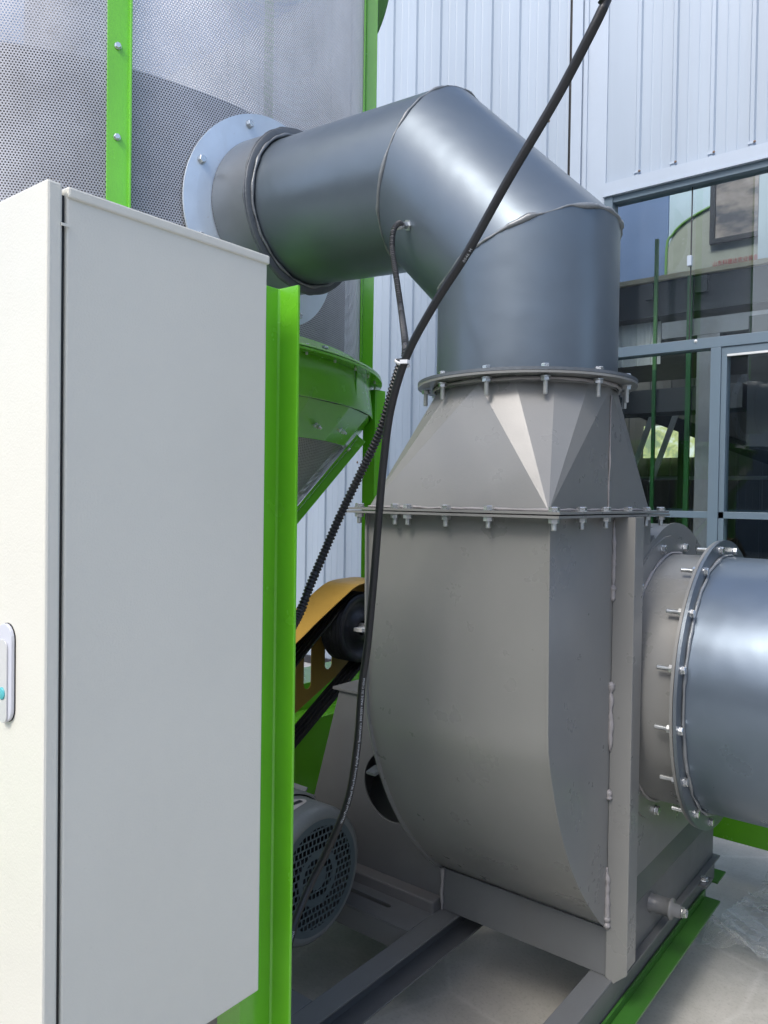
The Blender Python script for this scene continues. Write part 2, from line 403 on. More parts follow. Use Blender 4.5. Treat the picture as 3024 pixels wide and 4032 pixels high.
for k in range(-8, 12):
    x = -.03 + k * .25
    if -2.2 < x < -.6: screw(x + .02, WY - .0265, 3.932, .8)
# rib end caps just over the flashing
for k in range(-8, 14):
    x = -.03 + k * .25
    if -2.2 < x < 1: part('rib_end_cap', MB().box(x - .022, x + .022, WY - .026, WY - .001, 3.925, 3.94), M_TRIM, bld)
# window frame
wf = MB()
wf.box(-2.262, -2.20, WY - .03, WY + .08, 0, 3.80)            # jamb
wf.box(-2.20, 3.5, WY - .02, WY + .09, 3.755, 3.80)           # head
wf.box(-2.20, 3.5, WY - .03, WY + .08, 2.635, 2.705)          # transom
wf.box(-1.50, -1.435, WY - .032, WY + .08, 0, 2.634)          # mullion
wf.box(-2.199, -1.501, WY - .02, WY + .07, 1.50, 1.545)
wf.box(-1.434, 3.5, WY - .02, WY + .07, 1.50, 1.545)
wf.box(-1.434, 3.5, WY - .02, WY + .07, 2.585, 2.634)
wf.box(-1.434, -1.40, WY - .02, WY + .07, 0, 2.585)
wf.box(-2.199, 3.5, WY - .03, WY + .08, 0, .10)
wf.box(.55, .61, WY - .032, WY + .08, 0, 2.634)
part('window_frame', wf, M_FRAMEW, bld, .002)
part('sash_bead', MB().box(-1.399, .5, WY - .024, WY + .0, 2.570, 2.584), M_BRIGHT, bld)
part('window_pane', MB().box(-2.20, -1.665, WY + .03, WY + .036, 2.705, 3.755), M_GLASS, bld)
part('window_pane', MB().box(-1.657, .6, WY + .03, WY + .036, 2.705, 3.755), M_GLASS, bld)
part('window_pane', MB().box(.608, 3.5, WY + .03, WY + .036, 2.705, 3.755), M_GLASS, bld)
part('window_pane', MB().box(-2.199, -1.501, WY + .03, WY + .036, 1.545, 2.634), M_GLASS, bld)
part('window_pane', MB().box(-2.199, -1.501, WY + .03, WY + .036, .1, 1.50), M_GLASS, bld)
part('window_pane', MB().box(-1.40, .55, WY + .03, WY + .036, 1.545, 2.585), M_GLASS, bld)
part('window_pane', MB().box(-1.40, .55, WY + .03, WY + .036, .1, 1.50), M_GLASS, bld)
part('window_pane', MB().box(.61, 3.5, WY + .03, WY + .036, .1, 2.585), M_GLASS, bld)
part('glass_clip', MB().box(-1.678, -1.648, WY - .0, WY + .029, 3.215, 3.285), M_TRIM, bld, .003)
part('pane_seal', MB().box(-1.664, -1.658, WY + .027, WY + .04, 2.706, 3.754), M_DARKS, bld)
part('frame_bolt', MB().lathe([(0, .012), (.006, .009), (.008, 0)], (-1.60, WY - .03, 2.69), (0, -1, 0), 12), M_BRIGHT, bld)
# shell of the room behind
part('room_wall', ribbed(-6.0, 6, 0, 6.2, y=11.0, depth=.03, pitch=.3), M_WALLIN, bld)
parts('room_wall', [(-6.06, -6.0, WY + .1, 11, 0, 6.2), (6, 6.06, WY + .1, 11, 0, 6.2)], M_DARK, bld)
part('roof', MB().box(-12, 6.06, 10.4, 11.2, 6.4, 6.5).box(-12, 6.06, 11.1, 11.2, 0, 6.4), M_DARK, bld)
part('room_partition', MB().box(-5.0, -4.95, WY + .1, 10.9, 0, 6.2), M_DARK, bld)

# mezzanine inside the workshop
mz = thing('mezzanine', (-1.5, 6.0, 0), 'dark steel mezzanine with plywood floor edge seen through the upper window', 'platform')
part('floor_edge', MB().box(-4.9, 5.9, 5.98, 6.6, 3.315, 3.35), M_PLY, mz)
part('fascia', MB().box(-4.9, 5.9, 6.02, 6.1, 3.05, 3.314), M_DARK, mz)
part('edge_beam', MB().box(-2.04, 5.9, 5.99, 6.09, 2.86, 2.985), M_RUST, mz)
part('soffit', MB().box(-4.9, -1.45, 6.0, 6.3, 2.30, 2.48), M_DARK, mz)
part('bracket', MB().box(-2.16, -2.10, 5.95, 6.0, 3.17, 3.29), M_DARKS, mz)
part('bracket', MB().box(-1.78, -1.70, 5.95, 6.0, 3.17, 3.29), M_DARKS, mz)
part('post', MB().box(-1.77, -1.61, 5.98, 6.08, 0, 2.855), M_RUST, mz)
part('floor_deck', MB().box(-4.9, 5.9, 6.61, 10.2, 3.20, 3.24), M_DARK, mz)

# ribbed sheet low at left, standing in for a wall reflected in the glass
rp = part('wall_reflection', ribbed(-3.4, -2.10, 2.70, 3.04, y=6.15, pitch=.115, depth=.012, rib=.016), paint("pale_wall_reflection", (.72, .70, .66), .5))
tag(rp, 'pale ribbed sheet standing in for a ribbed wall reflected in the upper window', 'screen')

# housing and trim stand in for a reflected tank; lettering and window are indoors
dm = thing('dryer_reflection', (-2.0, 8.6, 3.24), 'cream housing with green arched trim standing in for a tank reflected in the upper window', 'machine')
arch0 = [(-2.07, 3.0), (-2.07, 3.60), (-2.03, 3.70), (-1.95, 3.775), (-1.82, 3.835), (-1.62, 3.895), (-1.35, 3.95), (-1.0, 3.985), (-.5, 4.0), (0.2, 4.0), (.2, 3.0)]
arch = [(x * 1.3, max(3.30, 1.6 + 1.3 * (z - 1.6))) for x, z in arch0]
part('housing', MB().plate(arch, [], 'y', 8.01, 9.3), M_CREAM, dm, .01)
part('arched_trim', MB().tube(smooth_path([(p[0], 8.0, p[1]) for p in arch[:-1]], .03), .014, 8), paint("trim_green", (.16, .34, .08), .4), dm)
part('base_frame', MB().box(-2.6, .2, 8.05, 9.2, 3.241, 3.299), M_GREEN, dm)
fr = MB().plate([(-2.26, 4.15), (-1.78, 4.15), (-1.78, 4.80), (-2.26, 4.80)], [[(-2.21, 4.20), (-1.82, 4.20), (-1.82, 4.76), (-2.21, 4.76)]], 'y', 7.95, 7.99)
pf = part('inspection_window', fr, M_DARKS, dm, .004)
part('pane', MB().box(-2.209, -1.821, 7.972, 7.984, 4.201, 4.759), M_SCREEN, pf)
cu = bpy.data.curves.new('lettering', 'FONT'); cu.body = '山东科晟达农业装备有限公司'; cu.size = .05; cu.extrude = .001; cu.space_character = 1.0
to = bpy.data.objects.new('lettering_source', cu); COL.objects.link(to)
bpy.context.view_layer.update()
me = bpy.data.meshes.new_from_object(to.evaluated_get(bpy.context.evaluated_depsgraph_get())); bpy.data.objects.remove(to)
wx = max(v.co.x for v in me.vertices) - min(v.co.x for v in me.vertices)
for v in me.vertices: v.co = (v.co.x * .60 / wx - 2.24, 8.004 - v.co.z, v.co.y * 1.15 + 3.945)
me.materials.clear(); link('lettering', me, M_RED, dm)
tag(part('sky_reflection_blue', MB().box(-4.9, -2.80, 8.35, 8.39, 3.241, 5.6), M_BLUEW), 'tall blue board standing in for sky reflected at the left end of upper window', 'board')  # blue of the reflected sky, put into a board's colour
tag(part('sky_reflection_pale', MB().box(-3.6, 1.5, 9.45, 9.49, 3.241, 5.9), M_PALE), 'pale grey blue board standing in for sky reflected around the green arch', 'board')  # paleness of reflected sky, carried by a board behind the arch
tag(part('sky_reflection_edge', MB().box(-1.77, -.8, 7.75, 7.93, 3.241, 5.3), M_PALE, None, .004), 'pale upright panel standing in for sky reflected at the far right of upper window', 'panel')  # pale strip of reflected sky, built as an upright panel
gf = thing('post_reflections', (-1.9, 5.95, 0), 'pair of green upright bars standing in for posts reflected in the window glass', 'frame')  # bars stand in for reflected green posts; lower lengths coloured dimmer
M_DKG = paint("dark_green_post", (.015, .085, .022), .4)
part('upright', MB().box(-2.085, -2.060, 5.93, 5.955, 2.62, 3.62), paint("mid_green_reflection", (.07, .18, .05), .4), gf)
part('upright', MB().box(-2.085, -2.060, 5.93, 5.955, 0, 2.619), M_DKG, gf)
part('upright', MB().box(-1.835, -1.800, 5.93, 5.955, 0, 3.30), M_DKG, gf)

# conveyor and struts seen through the lower windows
cv = thing('inclined_conveyor', (-2.3, 7.5, 0), 'long dark sloping conveyor beam inside workshop behind lower windows', 'conveyor')
part('beam', MB().obox((-1.9, 7.5, 2.15), (1, 0, -.41), (0, 1, 0), (.41, 0, 1), 1.9, .1, .06), M_DARKS, cv)
part('strut', MB().obox((-2.42, 6.75, 2.20), (.33, 0, .95), (0, 1, 0), (.95, 0, -.33), .32, .012, .022), M_BRIGHT, cv)
part('strut', MB().obox((-2.30, 6.9, 2.12), (.33, 0, .95), (0, 1, 0), (.95, 0, -.33), .36, .012, .022), M_BRIGHT, cv)
part('leg', MB().box(-2.36, -2.30, 7.45, 7.55, 0, 2.3), M_DARKS, cv)
part('leg', MB().box(-.95, -.89, 7.45, 7.55, 0, 1.7), M_DARKS, cv)
part('side_rail', MB().box(-3.8, 3.0, 8.9, 8.95, 1.86, 1.90), M_BRIGHT, cv)
tag(part('back_window', MB().box(-3.93, -3.24, 10.88, 10.93, 2.23, 2.68), M_LEAF), 'small daylit opening with yellow green foliage in dark workshop rear', 'window')
hp = thing('dark_hopper', (-.6, 6.2, 0), 'dark hopper body filling upper half of lower right window', 'hopper')
part('bin', MB().plate([(-1.36, 2.9), (3, 2.9), (3, 1.7), (.4, 1.9), (-1.36, 2.0)], [], 'y', 5.75, 6.6), M_DARK, hp)
parts('stand', [(-1.05, -.99, 6.0, 6.06, 0, 1.98), (.9, 1.0, 6.0, 6.06, 0, 1.8)], M_GREEN, hp)
fc = thing('green_fence', (-1.2, 6.9, 0), 'low green and grey railing inside workshop behind lower window', 'railing')
parts('rail', [(-2.8, 3, 6.88, 6.92, 1.50, 1.55), (-2.8, 3, 6.88, 6.92, .75, .8)], M_FRAMEW, fc)
parts('post', [(-2.0, -1.93, 6.93, 7.0, 0, 1.85), (-.9, -.83, 6.93, 7.0, 0, 1.6)], M_GREEN, fc)
part('panel', MB().box(-1.9, 3, 7.02, 7.05, .1, .95), M_DKG, fc)

# ================================================================ DRYER TOWER
TC = Vector((-3.525, 1.99, 0)); TR = 1.4
tw = thing('dryer_tower', (TC.x, TC.y, 0), 'tall round grain dryer of perforated steel with bright green posts and ring', 'dryer')
def cyl_uv(r0, z0, r1, z1, n=160, rows=1, a0=0, a1=2 * pi):
    m = MB(); vs = []; fs = []; uv = []
    rm = (r0 + r1) / 2; L = sqrt((r1 - r0) ** 2 + (z1 - z0) ** 2)
    for j in range(rows + 1):
        t = j / rows
        for i in range(n + 1):
            a = a0 + (a1 - a0) * i / n; r = r0 + (r1 - r0) * t
            vs.append((TC.x + r * cos(a), TC.y + r * sin(a), z0 + (z1 - z0) * t))
    for j in range(rows):
        for i in range(n):
            fs.append((j * (n + 1) + i, j * (n + 1) + i + 1, (j + 1) * (n + 1) + i + 1, (j + 1) * (n + 1) + i))
            ua, ub = rm * (a0 + (a1 - a0) * i / n), rm * (a0 + (a1 - a0) * (i + 1) / n); va, vb = L * j / rows, L * (j + 1) / rows
            uv.append([(ua, va), (ub, va), (ub, vb), (ua, vb)])
    return m.add(vs, fs, True, uv)
def link_nr(name, mb, mat, parent):     # keep winding and UV order
    me = bpy.data.meshes.new(name); me.from_pydata(mb.v, [], mb.f); me.polygons.foreach_set('use_smooth', mb.sm)
    L = me.uv_layers.new(name='UVMap')
    for p in me.polygons:
        for li, q in zip(p.loop_indices, mb.uv[p.index]): L.data[li].uv = q
    return link(name, me, mat, parent)
link_nr('perforated_screen', cyl_uv(TR, 2.19, TR, 5.6), M_PERF, tw)
# inner drum (its lower rim shows through the holes as an arc) and inner core
part('inner_core', MB().lathe([(2.1, 1.32), (3.03, 1.32), (3.03, .0)], TC, (0, 0, 1), 96), paint("inner_core_steel", (.11, .11, .105), .6, .2), tw)
part('centre_tube', MB().lathe([(3.031, .22), (5.6, .22)], TC, (0, 0, 1), 48), paint("centre_tube_steel", (.45, .45, .44), .5, .2), tw)
part('top_cover', MB().lathe([(5.6, 1.42), (5.64, 1.42), (5.64, 1.36), (5.60, 1.36)], TC, (0, 0, 1), 96), M_GREEN, tw)
def rad(a): return Vector((cos(a), sin(a), 0))
def tan_(a): return Vector((-sin(a), cos(a), 0))
for k in range(6):
    a = radians(-24 + 60 * k); c = TC + rad(a) * (TR + .006); lipw = .0148 if k != 1 else .026
    m = MB(); zc, hz = 3.9, 1.70
    m.obox(c + Vector((0, 0, zc)), rad(a), tan_(a), (0, 0, 1), .004, .036, hz)
    m.obox(c + rad(a) * (.0042 + lipw) + tan_(a) * .033 + Vector((0, 0, zc)), rad(a), tan_(a), (0, 0, 1), lipw, .0035, hz)
    p = part('post', m, M_GREEN, tw, .0015)
    if k in (0,):
        for z in (2.45, 2.75, 3.04, 3.33, 3.62, 3.91, 4.2): bolt(B_TOWER, c + rad(a) * .006 + Vector((0, 0, z)) - tan_(a) * .004, -rad(a) if False else rad(a), p)
# base ring
RZ = 2.165
part('ring_angle', MB().lathe([(RZ, TR + .004), (RZ + .06, TR + .004), (RZ + .06, TR + .012), (RZ + .008, TR + .012), (RZ + .008, TR + .105), (RZ, TR + .105)], TC, (0, 0, 1), 160), M_GREEN, tw)
part('hopper_flange', MB().lathe([(RZ - .004, TR + .03), (RZ - .004, TR + .108), (RZ - .013, TR + .108), (RZ - .013, TR + .03)], TC, (0, 0, 1), 160, False), M_GREEN, tw)
part('hopper_band', MB().lathe([(RZ - .013, TR + .048), (1.99, TR + .066), (1.985, TR + .060)], TC, (0, 0, 1), 160), M_GREEN, tw)
for a in (-6, 22, 50, 80): part('weld_bead', MB().tube([TC + rad(radians(a)) * (TR + .057) + Vector((0, 0, z)) for z in (1.99, 2.04, 2.09, 2.15)], .004, 6), M_GREEN, tw)
for k in range(24):
    a = radians(-18 + 7.5 * k) if k < 14 else None
    if a is None: break
    p = TC + rad(a) * (TR + .075) + Vector((0, 0, RZ + .008)); bolt(B_TOWER, p, (0, 0, 1), tw)
    if k % 2 == 0: bolt(B_TOWER, TC + rad(a) * (TR + .010) + Vector((0, 0, RZ + .038)), -rad(a), tw)
r_at = lambda z: 1.455 - .81 * (1.985 - z)
part('cone_collar', MB().lathe([(1.985, r_at(1.985)), (1.845, r_at(1.845)), (1.845, r_at(1.845) - .01)], TC, (0, 0, 1), 28, False), M_GREEN, tw)
link_nr('cone_screen', cyl_uv(r_at(.7) - .012, .7, r_at(1.86) - .012, 1.86, 96), M_PERFC, tw)
part('cone_liner', MB().lathe([(.7, r_at(.7) - .06), (1.9, r_at(1.9) - .06)], TC, (0, 0, 1), 48), paint("cone_liner_steel", (.05, .05, .05), .7), tw)
part('outlet_throat', MB().lathe([(.35, .55), (.70, .66), (.70, .70), (.66, .70)], TC, (0, 0, 1), 48), M_GREEN, tw)
for k in range(6):
    a = radians(-22 + 60 * k + (0 if k != 1 else -2)); z0, z1 = .72, 1.90
    p0 = TC + rad(a) * (r_at(z0) + .012) + Vector((0, 0, z0)); p1 = TC + rad(a) * (r_at(z1) + .012) + Vector((0, 0, z1))
    d = (p1 - p0).normalized(); nrm = tan_(a).cross(d).normalized()
    if nrm.dot(rad(a)) < 0: nrm = -nrm
    m = MB(); m.obox((p0 + p1) / 2, d, tan_(a), nrm, (p1 - p0).length / 2, .034, .004)
    m.obox((p0 + p1) / 2 + nrm * .024 + tan_(a) * .031, d, tan_(a), nrm, (p1 - p0).length / 2, .0035, .0195)
    p = part('cone_rib', m, M_GREEN, tw, .0015)
    if k in (0, 1): bolt(B_TOWER, p1 - d * .08 + nrm * .006, nrm, p); bolt(B_TOWER, p1 - d * .5 + nrm * .006, nrm, p)
for a in (-8, 2, 12, 22): bolt(B_TOWER, TC + rad(radians(a)) * (r_at(1.90) + .003) + Vector((0, 0, 1.895)), -rad(radians(a)) + Vector((0, 0, .6)), tw)
for s in (1, -1):
    for q in (1, -1):
        c = TC + Vector((s * 1.045, q * 1.00, 0))
        part('leg', MB().box(c.x - .035, c.x + .045, c.y, c.y + .008, RZ - 1.96, 2.145).box(c.x - .035 if s < 0 else c.x + .037, c.x - .027 if s < 0 else c.x + .045, c.y + .009, c.y + .08, RZ - 1.96, 2.145), M_GREEN, tw, .0015)
ax_, az_, ar_ = -2.883, 4.227, 0.456
arcp = [(ax_ + ar_ * cos(radians(a)), az_ + ar_ * sin(radians(a))) for a in range(-60, 61, 3)]; arcp = [q for q in arcp if q[0] > ax_ + ar_ - .13]
td = part('round_end_plate', MB().plate([(ax_ + ar_ - .13, arcp[0][1])] + arcp + [(ax_ + ar_ - .13, arcp[-1][1])], [], 'y', 3.05, 3.06), paint('dark_green_plate', (.05, .17, .03), .35), tw)  # one even dark green over the whole plate
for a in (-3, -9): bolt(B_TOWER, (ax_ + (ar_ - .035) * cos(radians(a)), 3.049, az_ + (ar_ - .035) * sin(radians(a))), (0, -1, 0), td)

# ================================================================ EXHAUST ELBOW DUCT
R = .254
V0 = Vector((-1.062, 1.984, 0)); ZT = 1.924         # fan outlet flange level
Zh = 2.595; ZV = 2.262
PV = V0 + Vector((0, 0, ZV)); PH = Vector((-1.062 - (Zh - ZV), 2.005, Zh)); PE = Vector((-2.10, 1.99, 2.628))
du = thing('elbow_duct', (V0.x, V0.y, ZT), 'blue grey steel elbow duct bending from the fan top to the perforated tower', 'duct')
def seg(p0, p1, n0, n1, r0, r1, n=96):
    """pipe between the planes (p0,n0) and (p1,n1)"""
    ax = (p1 - p0).normalized(); u = ax.orthogonal().normalized(); v = ax.cross(u); vs = []; e0 = []; e1 = []
    for i in range(n):
        o = (u * cos(2 * pi * i / n) + v * sin(2 * pi * i / n))
        a = p0 + o * r0; a = a + ax * ((p0 - a).dot(n0) / ax.dot(n0)); b = p1 + o * r1; b = b + ax * ((p1 - b).dot(n1) / ax.dot(n1))
        e0.append(a); e1.append(b)
    m = MB(); K = 8
    for k in range(K + 1): vs += [a.lerp(b, k / K) for a, b in zip(e0, e1)]
    m.add(vs, [(k * n + i, k * n + (i + 1) % n, (k + 1) * n + (i + 1) % n, (k + 1) * n + i) for k in range(K) for i in range(n)], True)
    return m, e0, e1
dV = Vector((0, 0, 1)); dD = (PH - PV).normalized(); dH = (PE - PH).normalized()
s1, _, E1 = seg(V0 + Vector((0, 0, ZT + .01)), PV, dV, (dV + dD).normalized(), R, R)
s2, _, E2 = seg(PV, PH, (dV + dD).normalized(), (dD + dH).normalized(), R, R)
RC = PE + Vector((.140, .002, -.008))
s3, _, _ = seg(PH, RC, (dD + dH).normalized(), Vector((-1, 0, 0)), R, R * .985)
part('upright_section', s1, M_DUCT, du); part('slanted_section', s2, M_DUCT, du); part('level_section', s3, M_DUCT, du)
part('weld_bead', weld([p for a, b in zip(E1, E1[1:] + E1[:1]) for p in (a, a.lerp(b, .5))], .0085, True, .6), M_WELD, du)
part('weld_bead', weld([p for a, b in zip(E2, E2[1:] + E2[:1]) for p in (a, a.lerp(b, .5))], .0065, True, .5), M_WELD, du)
# collar, sleeve and curved galvanised mounting plate on the tower
part('collar', MB().lathe([(.0, R - .01), (.0, R + .028), (.006, R + .03), (.012, R + .028), (.012, R + .0)], RC - Vector((.006, 0, 0)), (1, 0, 0), 96), M_COLLAR, du)
part('weld_bead', weld(circ(RC + Vector((.010, 0, 0)), (1, 0, 0), R + .004, 150), .0065), M_WELD, du)
part('weld_bead', weld(circ(RC - Vector((.004, 0, 0)), (1, 0, 0), R + .029, 150), .0055), M_COLLAR, du)
def tsurf(y, off): return TC.x + sqrt((TR + off) ** 2 - (y - TC.y) ** 2)
n = 96; RS = R + .024; m = MB(); vs = []
for i in range(n):
    a = 2 * pi * i / n; vs += [(RC.x - .004, RC.y + RS * cos(a), RC.z + RS * sin(a)), (tsurf(PE.y + RS * cos(a), .02), PE.y + RS * cos(a), PE.z + RS * sin(a))]
m.add(vs, [(2 * i, 2 * ((i + 1) % n), 2 * ((i + 1) % n) + 1, 2 * i + 1) for i in range(n)], True)
part('sleeve', m, paint("bare_sleeve_steel", (.19, .21, .23), .36, .5, .15, 100, .12, .15), du)
m = MB(); vs = []; RF = .376; PZ = PE.z - .014
for off in (.010, .016):
    for rr_ in (RS - .002, .33, RF):
        for i in range(n):
            a = 2 * pi * i / n; y = PE.y + rr_ * cos(a); vs.append((tsurf(y, off), y, (PZ if rr_ > .3 else PE.z) + rr_ * sin(a)))
for L in (0, 3):
    m_ = L * n
fs = []
for b_ in (0, 1, 3, 4):
    fs += [(b_ * n + i, b_ * n + (i + 1) % n, (b_ + 1) * n + (i + 1) % n, (b_ + 1) * n + i) for i in range(n)]
fs += [(2 * n + i, 2 * n + (i + 1) % n, 5 * n + (i + 1) % n, 5 * n + i) for i in range(n)]
m.add(vs, fs, False); mp = part('mounting_plate', m, M_ZINC, du)
for k in range(8):
    a = radians(22 + 45 * k); y = PE.y + .341 * cos(a); bolt(B_HEAD, (tsurf(y, .017), y, PZ + .341 * sin(a)), (1, (y - TC.y) * .6, 0), mp)
# lower flange with its bolts
FR = .308
part('lower_flange', MB().lathe([(ZT + .001, R), (ZT + .001, FR), (ZT + .009, FR), (ZT + .009, R)], V0, (0, 0, 1), 96, False), M_COLLAR, du)
part('weld_bead', weld(circ(V0 + Vector((0, 0, ZT + .012)), (0, 0, 1), R + .003, 150), .004), M_DUCT, du)
for k in range(12):
    a = radians(-51.8 - 60 + 30 * k); bolt(B_LONG, V0 + Vector((cos(a), sin(a), 0)) * .285 + Vector((0, 0, ZT + .009)), (0, 0, 1), du)
# temperature probe
mid = PV.lerp(PH, .55); pa = Vector((0, -1, 0)); pa = (pa - dD * pa.dot(dD)).normalized(); pbv = dD.cross(pa)
on_ = (pa * cos(radians(-24)) + pbv * sin(radians(-24))).normalized()
SP = mid + on_ * R
pr = MB().lathe([(-.004, .016), (.003, .016), (.003, .011), (.016, .011), (.016, .006), (.022, .006), (.022, 0)], SP, on_, 6, False)
part('temperature_probe', pr, M_BOLT, du)

# ================================================================ CENTRIFUGAL FAN
X1, X2, Y0, YB = -1.361, -.816, 1.650, 2.317
AY, AZ_ = 2.5, 1.05                           # shaft
ZF = 1.572                                     # outlet flange level
fan = thing('centrifugal_fan', (-1.09, 2.4, .29), 'large grey centrifugal fan with scroll casing and tapered outlet hood', 'fan')
RT = [(0, .840), (12, .816), (25, .794), (40, .777), (55, .772), (72, .742), (100, .66), (130, .60), (180, .565), (230, .51), (270, .478), (290, .452)]
def rr(d):
    for i, ((a, ra), (b, rb)) in enumerate(zip(RT, RT[1:])):
        if d <= b:
            sl = lambda k: (RT[min(k + 1, len(RT) - 1)][1] - RT[max(k - 1, 0)][1]) / (RT[min(k + 1, len(RT) - 1)][0] - RT[max(k - 1, 0)][0])
            sl0 = sl; sl = lambda k: 0.0 if k == 0 else sl0(k)
            t = (d - a) / (b - a); h = b - a
            return (2*t**3 - 3*t*t + 1) * ra + (t**3 - 2*t*t + t) * h * sl(i) + (-2*t**3 + 3*t*t) * rb + (t**3 - t*t) * h * sl(i + 1)
    return RT[-1][1]
def vol(off=0, clampz=None):
    P = [(Y0 - off, ZF - .012), (Y0 + .004 - off, 1.30)]
    for d in range(0, 291, 3):
        a = radians(d); r = rr(d) + off; P.append((AY - r * cos(a), AZ_ - r * sin(a)))
    P += [(YB + .035, 1.50), (YB + off * .5, 1.475), (YB - .0, 1.50), (YB, ZF - .012)]
    return P
V_ = vol()
wr = MB(); k = len(V_); vs = [(x, p[0], p[1]) for x in (X1, X2) for p in V_]
wr.add(vs, [(i, i + 1, k + i + 1, k + i) for i in range(k - 1)], True)
scw = part('scroll_wrap', wr, M_FAN, fan)
mod = scw.modifiers.new('edge', 'EDGE_SPLIT'); mod.split_angle = radians(35)
part('side_plate', MB().plate(vol(.010), [], 'x', X1 - .006, X1), M_FAN, fan)
part('side_plate', MB().plate(vol(.004), [], 'x', X2, X2 + .006), M_FAN, fan)
wl = MB()
# outlet flange pair
OX0, OX1, OY0, OY1 = X1 - .046, X2 + .046, Y0 - .042, YB + .050
def frame_plate(z0, z1, g_=0.0):
    return MB().plate([(OX0 + g_, OY0), (OX1, OY0 + g_), (OX1 - g_, OY1), (OX0, OY1 - g_)], [[(X1 + .004, Y0 + .004), (X2 - .004, Y0 + .004), (X2 - .004, YB - .004), (X1 + .004, YB - .004)]], 'z', z0, z1)
part('outlet_flange', frame_plate(ZF - .012, ZF - .006), M_FAN, fan)
part('hood_flange', frame_plate(ZF - .003, ZF + .003, .003), M_FAN, fan)
bx = [OX0 + .03, OX0 + .155, -1.21, -1.09, -.965, OX1 - .022]
for x in bx: bolt(B_NUT, (x, OY0 + .02, ZF + .003), (0, 0, 1), fan)
for y in (1.775, 1.925, 2.08, 2.22, 2.345): bolt(B_NUT, (OX1 - .020, y, ZF + .003), (0, 0, 1), fan)
for y in (1.80, 2.0, 2.2): bolt(B_NUT, (OX0 + .020, y, ZF + .003), (0, 0, 1), fan)
# hood: round to square, folded facets
C = []; ZU = ZT - .02; NF = 4
for i in range(16):
    a = -pi / 2 + 2 * pi * i / 16; C.append((V0.x + R * cos(a), V0.y + R * sin(a), ZU))
q = [(X2, Y0, ZF + .003), (X2, YB, ZF + .003), (X1, YB, ZF + .003), (X1, Y0, ZF + .003)]
hv = C + q; hf = []
for s in range(4):
    for i in range(4): hf.append((s * 4 + i, (s * 4 + i + 1) % 16, 16 + s))
    hf.append((((s + 1) * 4) % 16, 16 + (s + 1) % 4, 16 + s))
part('outlet_hood', MB().add(hv, hf), M_FAN, fan, .0025)
part('hood_collar', MB().lathe([(ZU - .001, R + .001), (ZT - .006, R + .001), (ZT - .006, FR), (ZT, FR), (ZT, R - .01)], V0, (0, 0, 1), 96, False), M_FAN, fan)
part('weld_bead', weld(circ(V0 + Vector((0, 0, ZT - .012)), (0, 0, 1), R + .006, 150), .0065), M_WELDF, fan)
def line(a, b, n): a, b = Vector(a), Vector(b); return [a.lerp(b, i / n) for i in range(n + 1)]
part('weld_bead', weld(line((X1, Y0 - .003, ZF + .006), (X2, Y0 - .003, ZF + .006), 90) + line((X2 + .003, Y0, ZF + .006), (X2 + .003, YB, ZF + .006), 90), .0042, False), M_WELDF, fan)
part('weld_bead', weld(line((V0.x + R + .002, V0.y, ZU - .02), (X2 + .002, 2.0, ZF + .012), 60), .0035, False), M_WELDF, fan)
for z0, z1, r in ((1.36, 1.55, .006), (1.33, 1.375, .009), (.92, 1.10, .0075), (1.075, 1.11, .008), (.785, .815, .008), (.43, .60, .008), (.43, .47, .010)):
    P = [Vector((X2 + .009, 2.026, z0 + (z1 - z0) * i / 24)) for i in range(25)]
    ww = MB().tube([p + noise.noise_vector(p * 50) * r * .3 for p in P], [r * (1 + .5 * noise.noise(p * 90)) * min(1, .3 + 1.2 * sin(pi * i / 24)) for i, p in enumerate(P)], 8)
    part('weld_bead', ww, M_WELDF, fan)
we = [Vector((X1 - .001, p[0] + .002, p[1])) for p in V_[4:44]]
part('weld_bead', weld([a.lerp(b, t / 6) for a, b in zip(we, we[1:]) for t in range(6)], .0028, False, .6), M_WELDF, fan)
# angle iron leg on the inlet side, running from the flange to the skid
lg = MB(); lz0 = .284
lg.add([(x, y, z) for y in (2.030, 2.037) for x, z in ((X2 + .007, lz0 + .01), (X2 + .03, lz0), (-.750, lz0 + .035), (-.750, ZF - .013), (X2 + .007, ZF - .013))],
       [(0, 1, 2, 3, 4), (9, 8, 7, 6, 5)] + [(i, 5 + i, 5 + (i + 1) % 5, (i + 1) % 5) for i in range(5)])
lg.box(-.757, -.750, 2.0375, 2.095, lz0 + .045, ZF - .013)
part('corner_leg', lg, M_FAN, fan, .001)
part('corner_leg', MB().box(X1 - .07, X1 - .0065, 2.0300, 2.0365, .95, ZF - .013), M_FAN, fan)
# base box the scroll sits in
bz0, bz1, bX = .292, .424, -.788
part('base_web', MB().box(-1.352, X2 + .006, 2.0375, 2.0455, bz0, bz1), M_FRAME, fan, .001)
part('base_side', MB().box(bX - .007, bX, 2.10, 2.985, bz0 + .001, .434), M_FRAME, fan, .001)
part('base_side_top', MB().add([(bX - .001, 2.10, .4345), (bX - .001, 2.95, .4345), (X2 - .006, 2.95, .512), (X2 - .006, 2.10, .512), (bX - .006, 2.10, .4285), (bX - .006, 2.95, .4285), (X2 - .012, 2.95, .506), (X2 - .012, 2.10, .506)], [(0, 1, 2, 3), (7, 6, 5, 4), (0, 4, 5, 1), (1, 5, 6, 2), (2, 6, 7, 3), (3, 7, 4, 0)]), M_FRAME, fan)
part('base_side_lip', MB().box(bX + .0005, bX + .022, 2.06, 3.0, bz0, bz0 + .006), M_FRAME, fan, .001)
part('base_rear', MB().box(-1.352, bX - .008, 2.975, 2.983, bz0, .42), M_FRAME, fan)
part('base_end', MB().box(-1.360, -1.3525, 2.0375, 2.983, bz0, bz1 - .002), M_FRAME, fan)
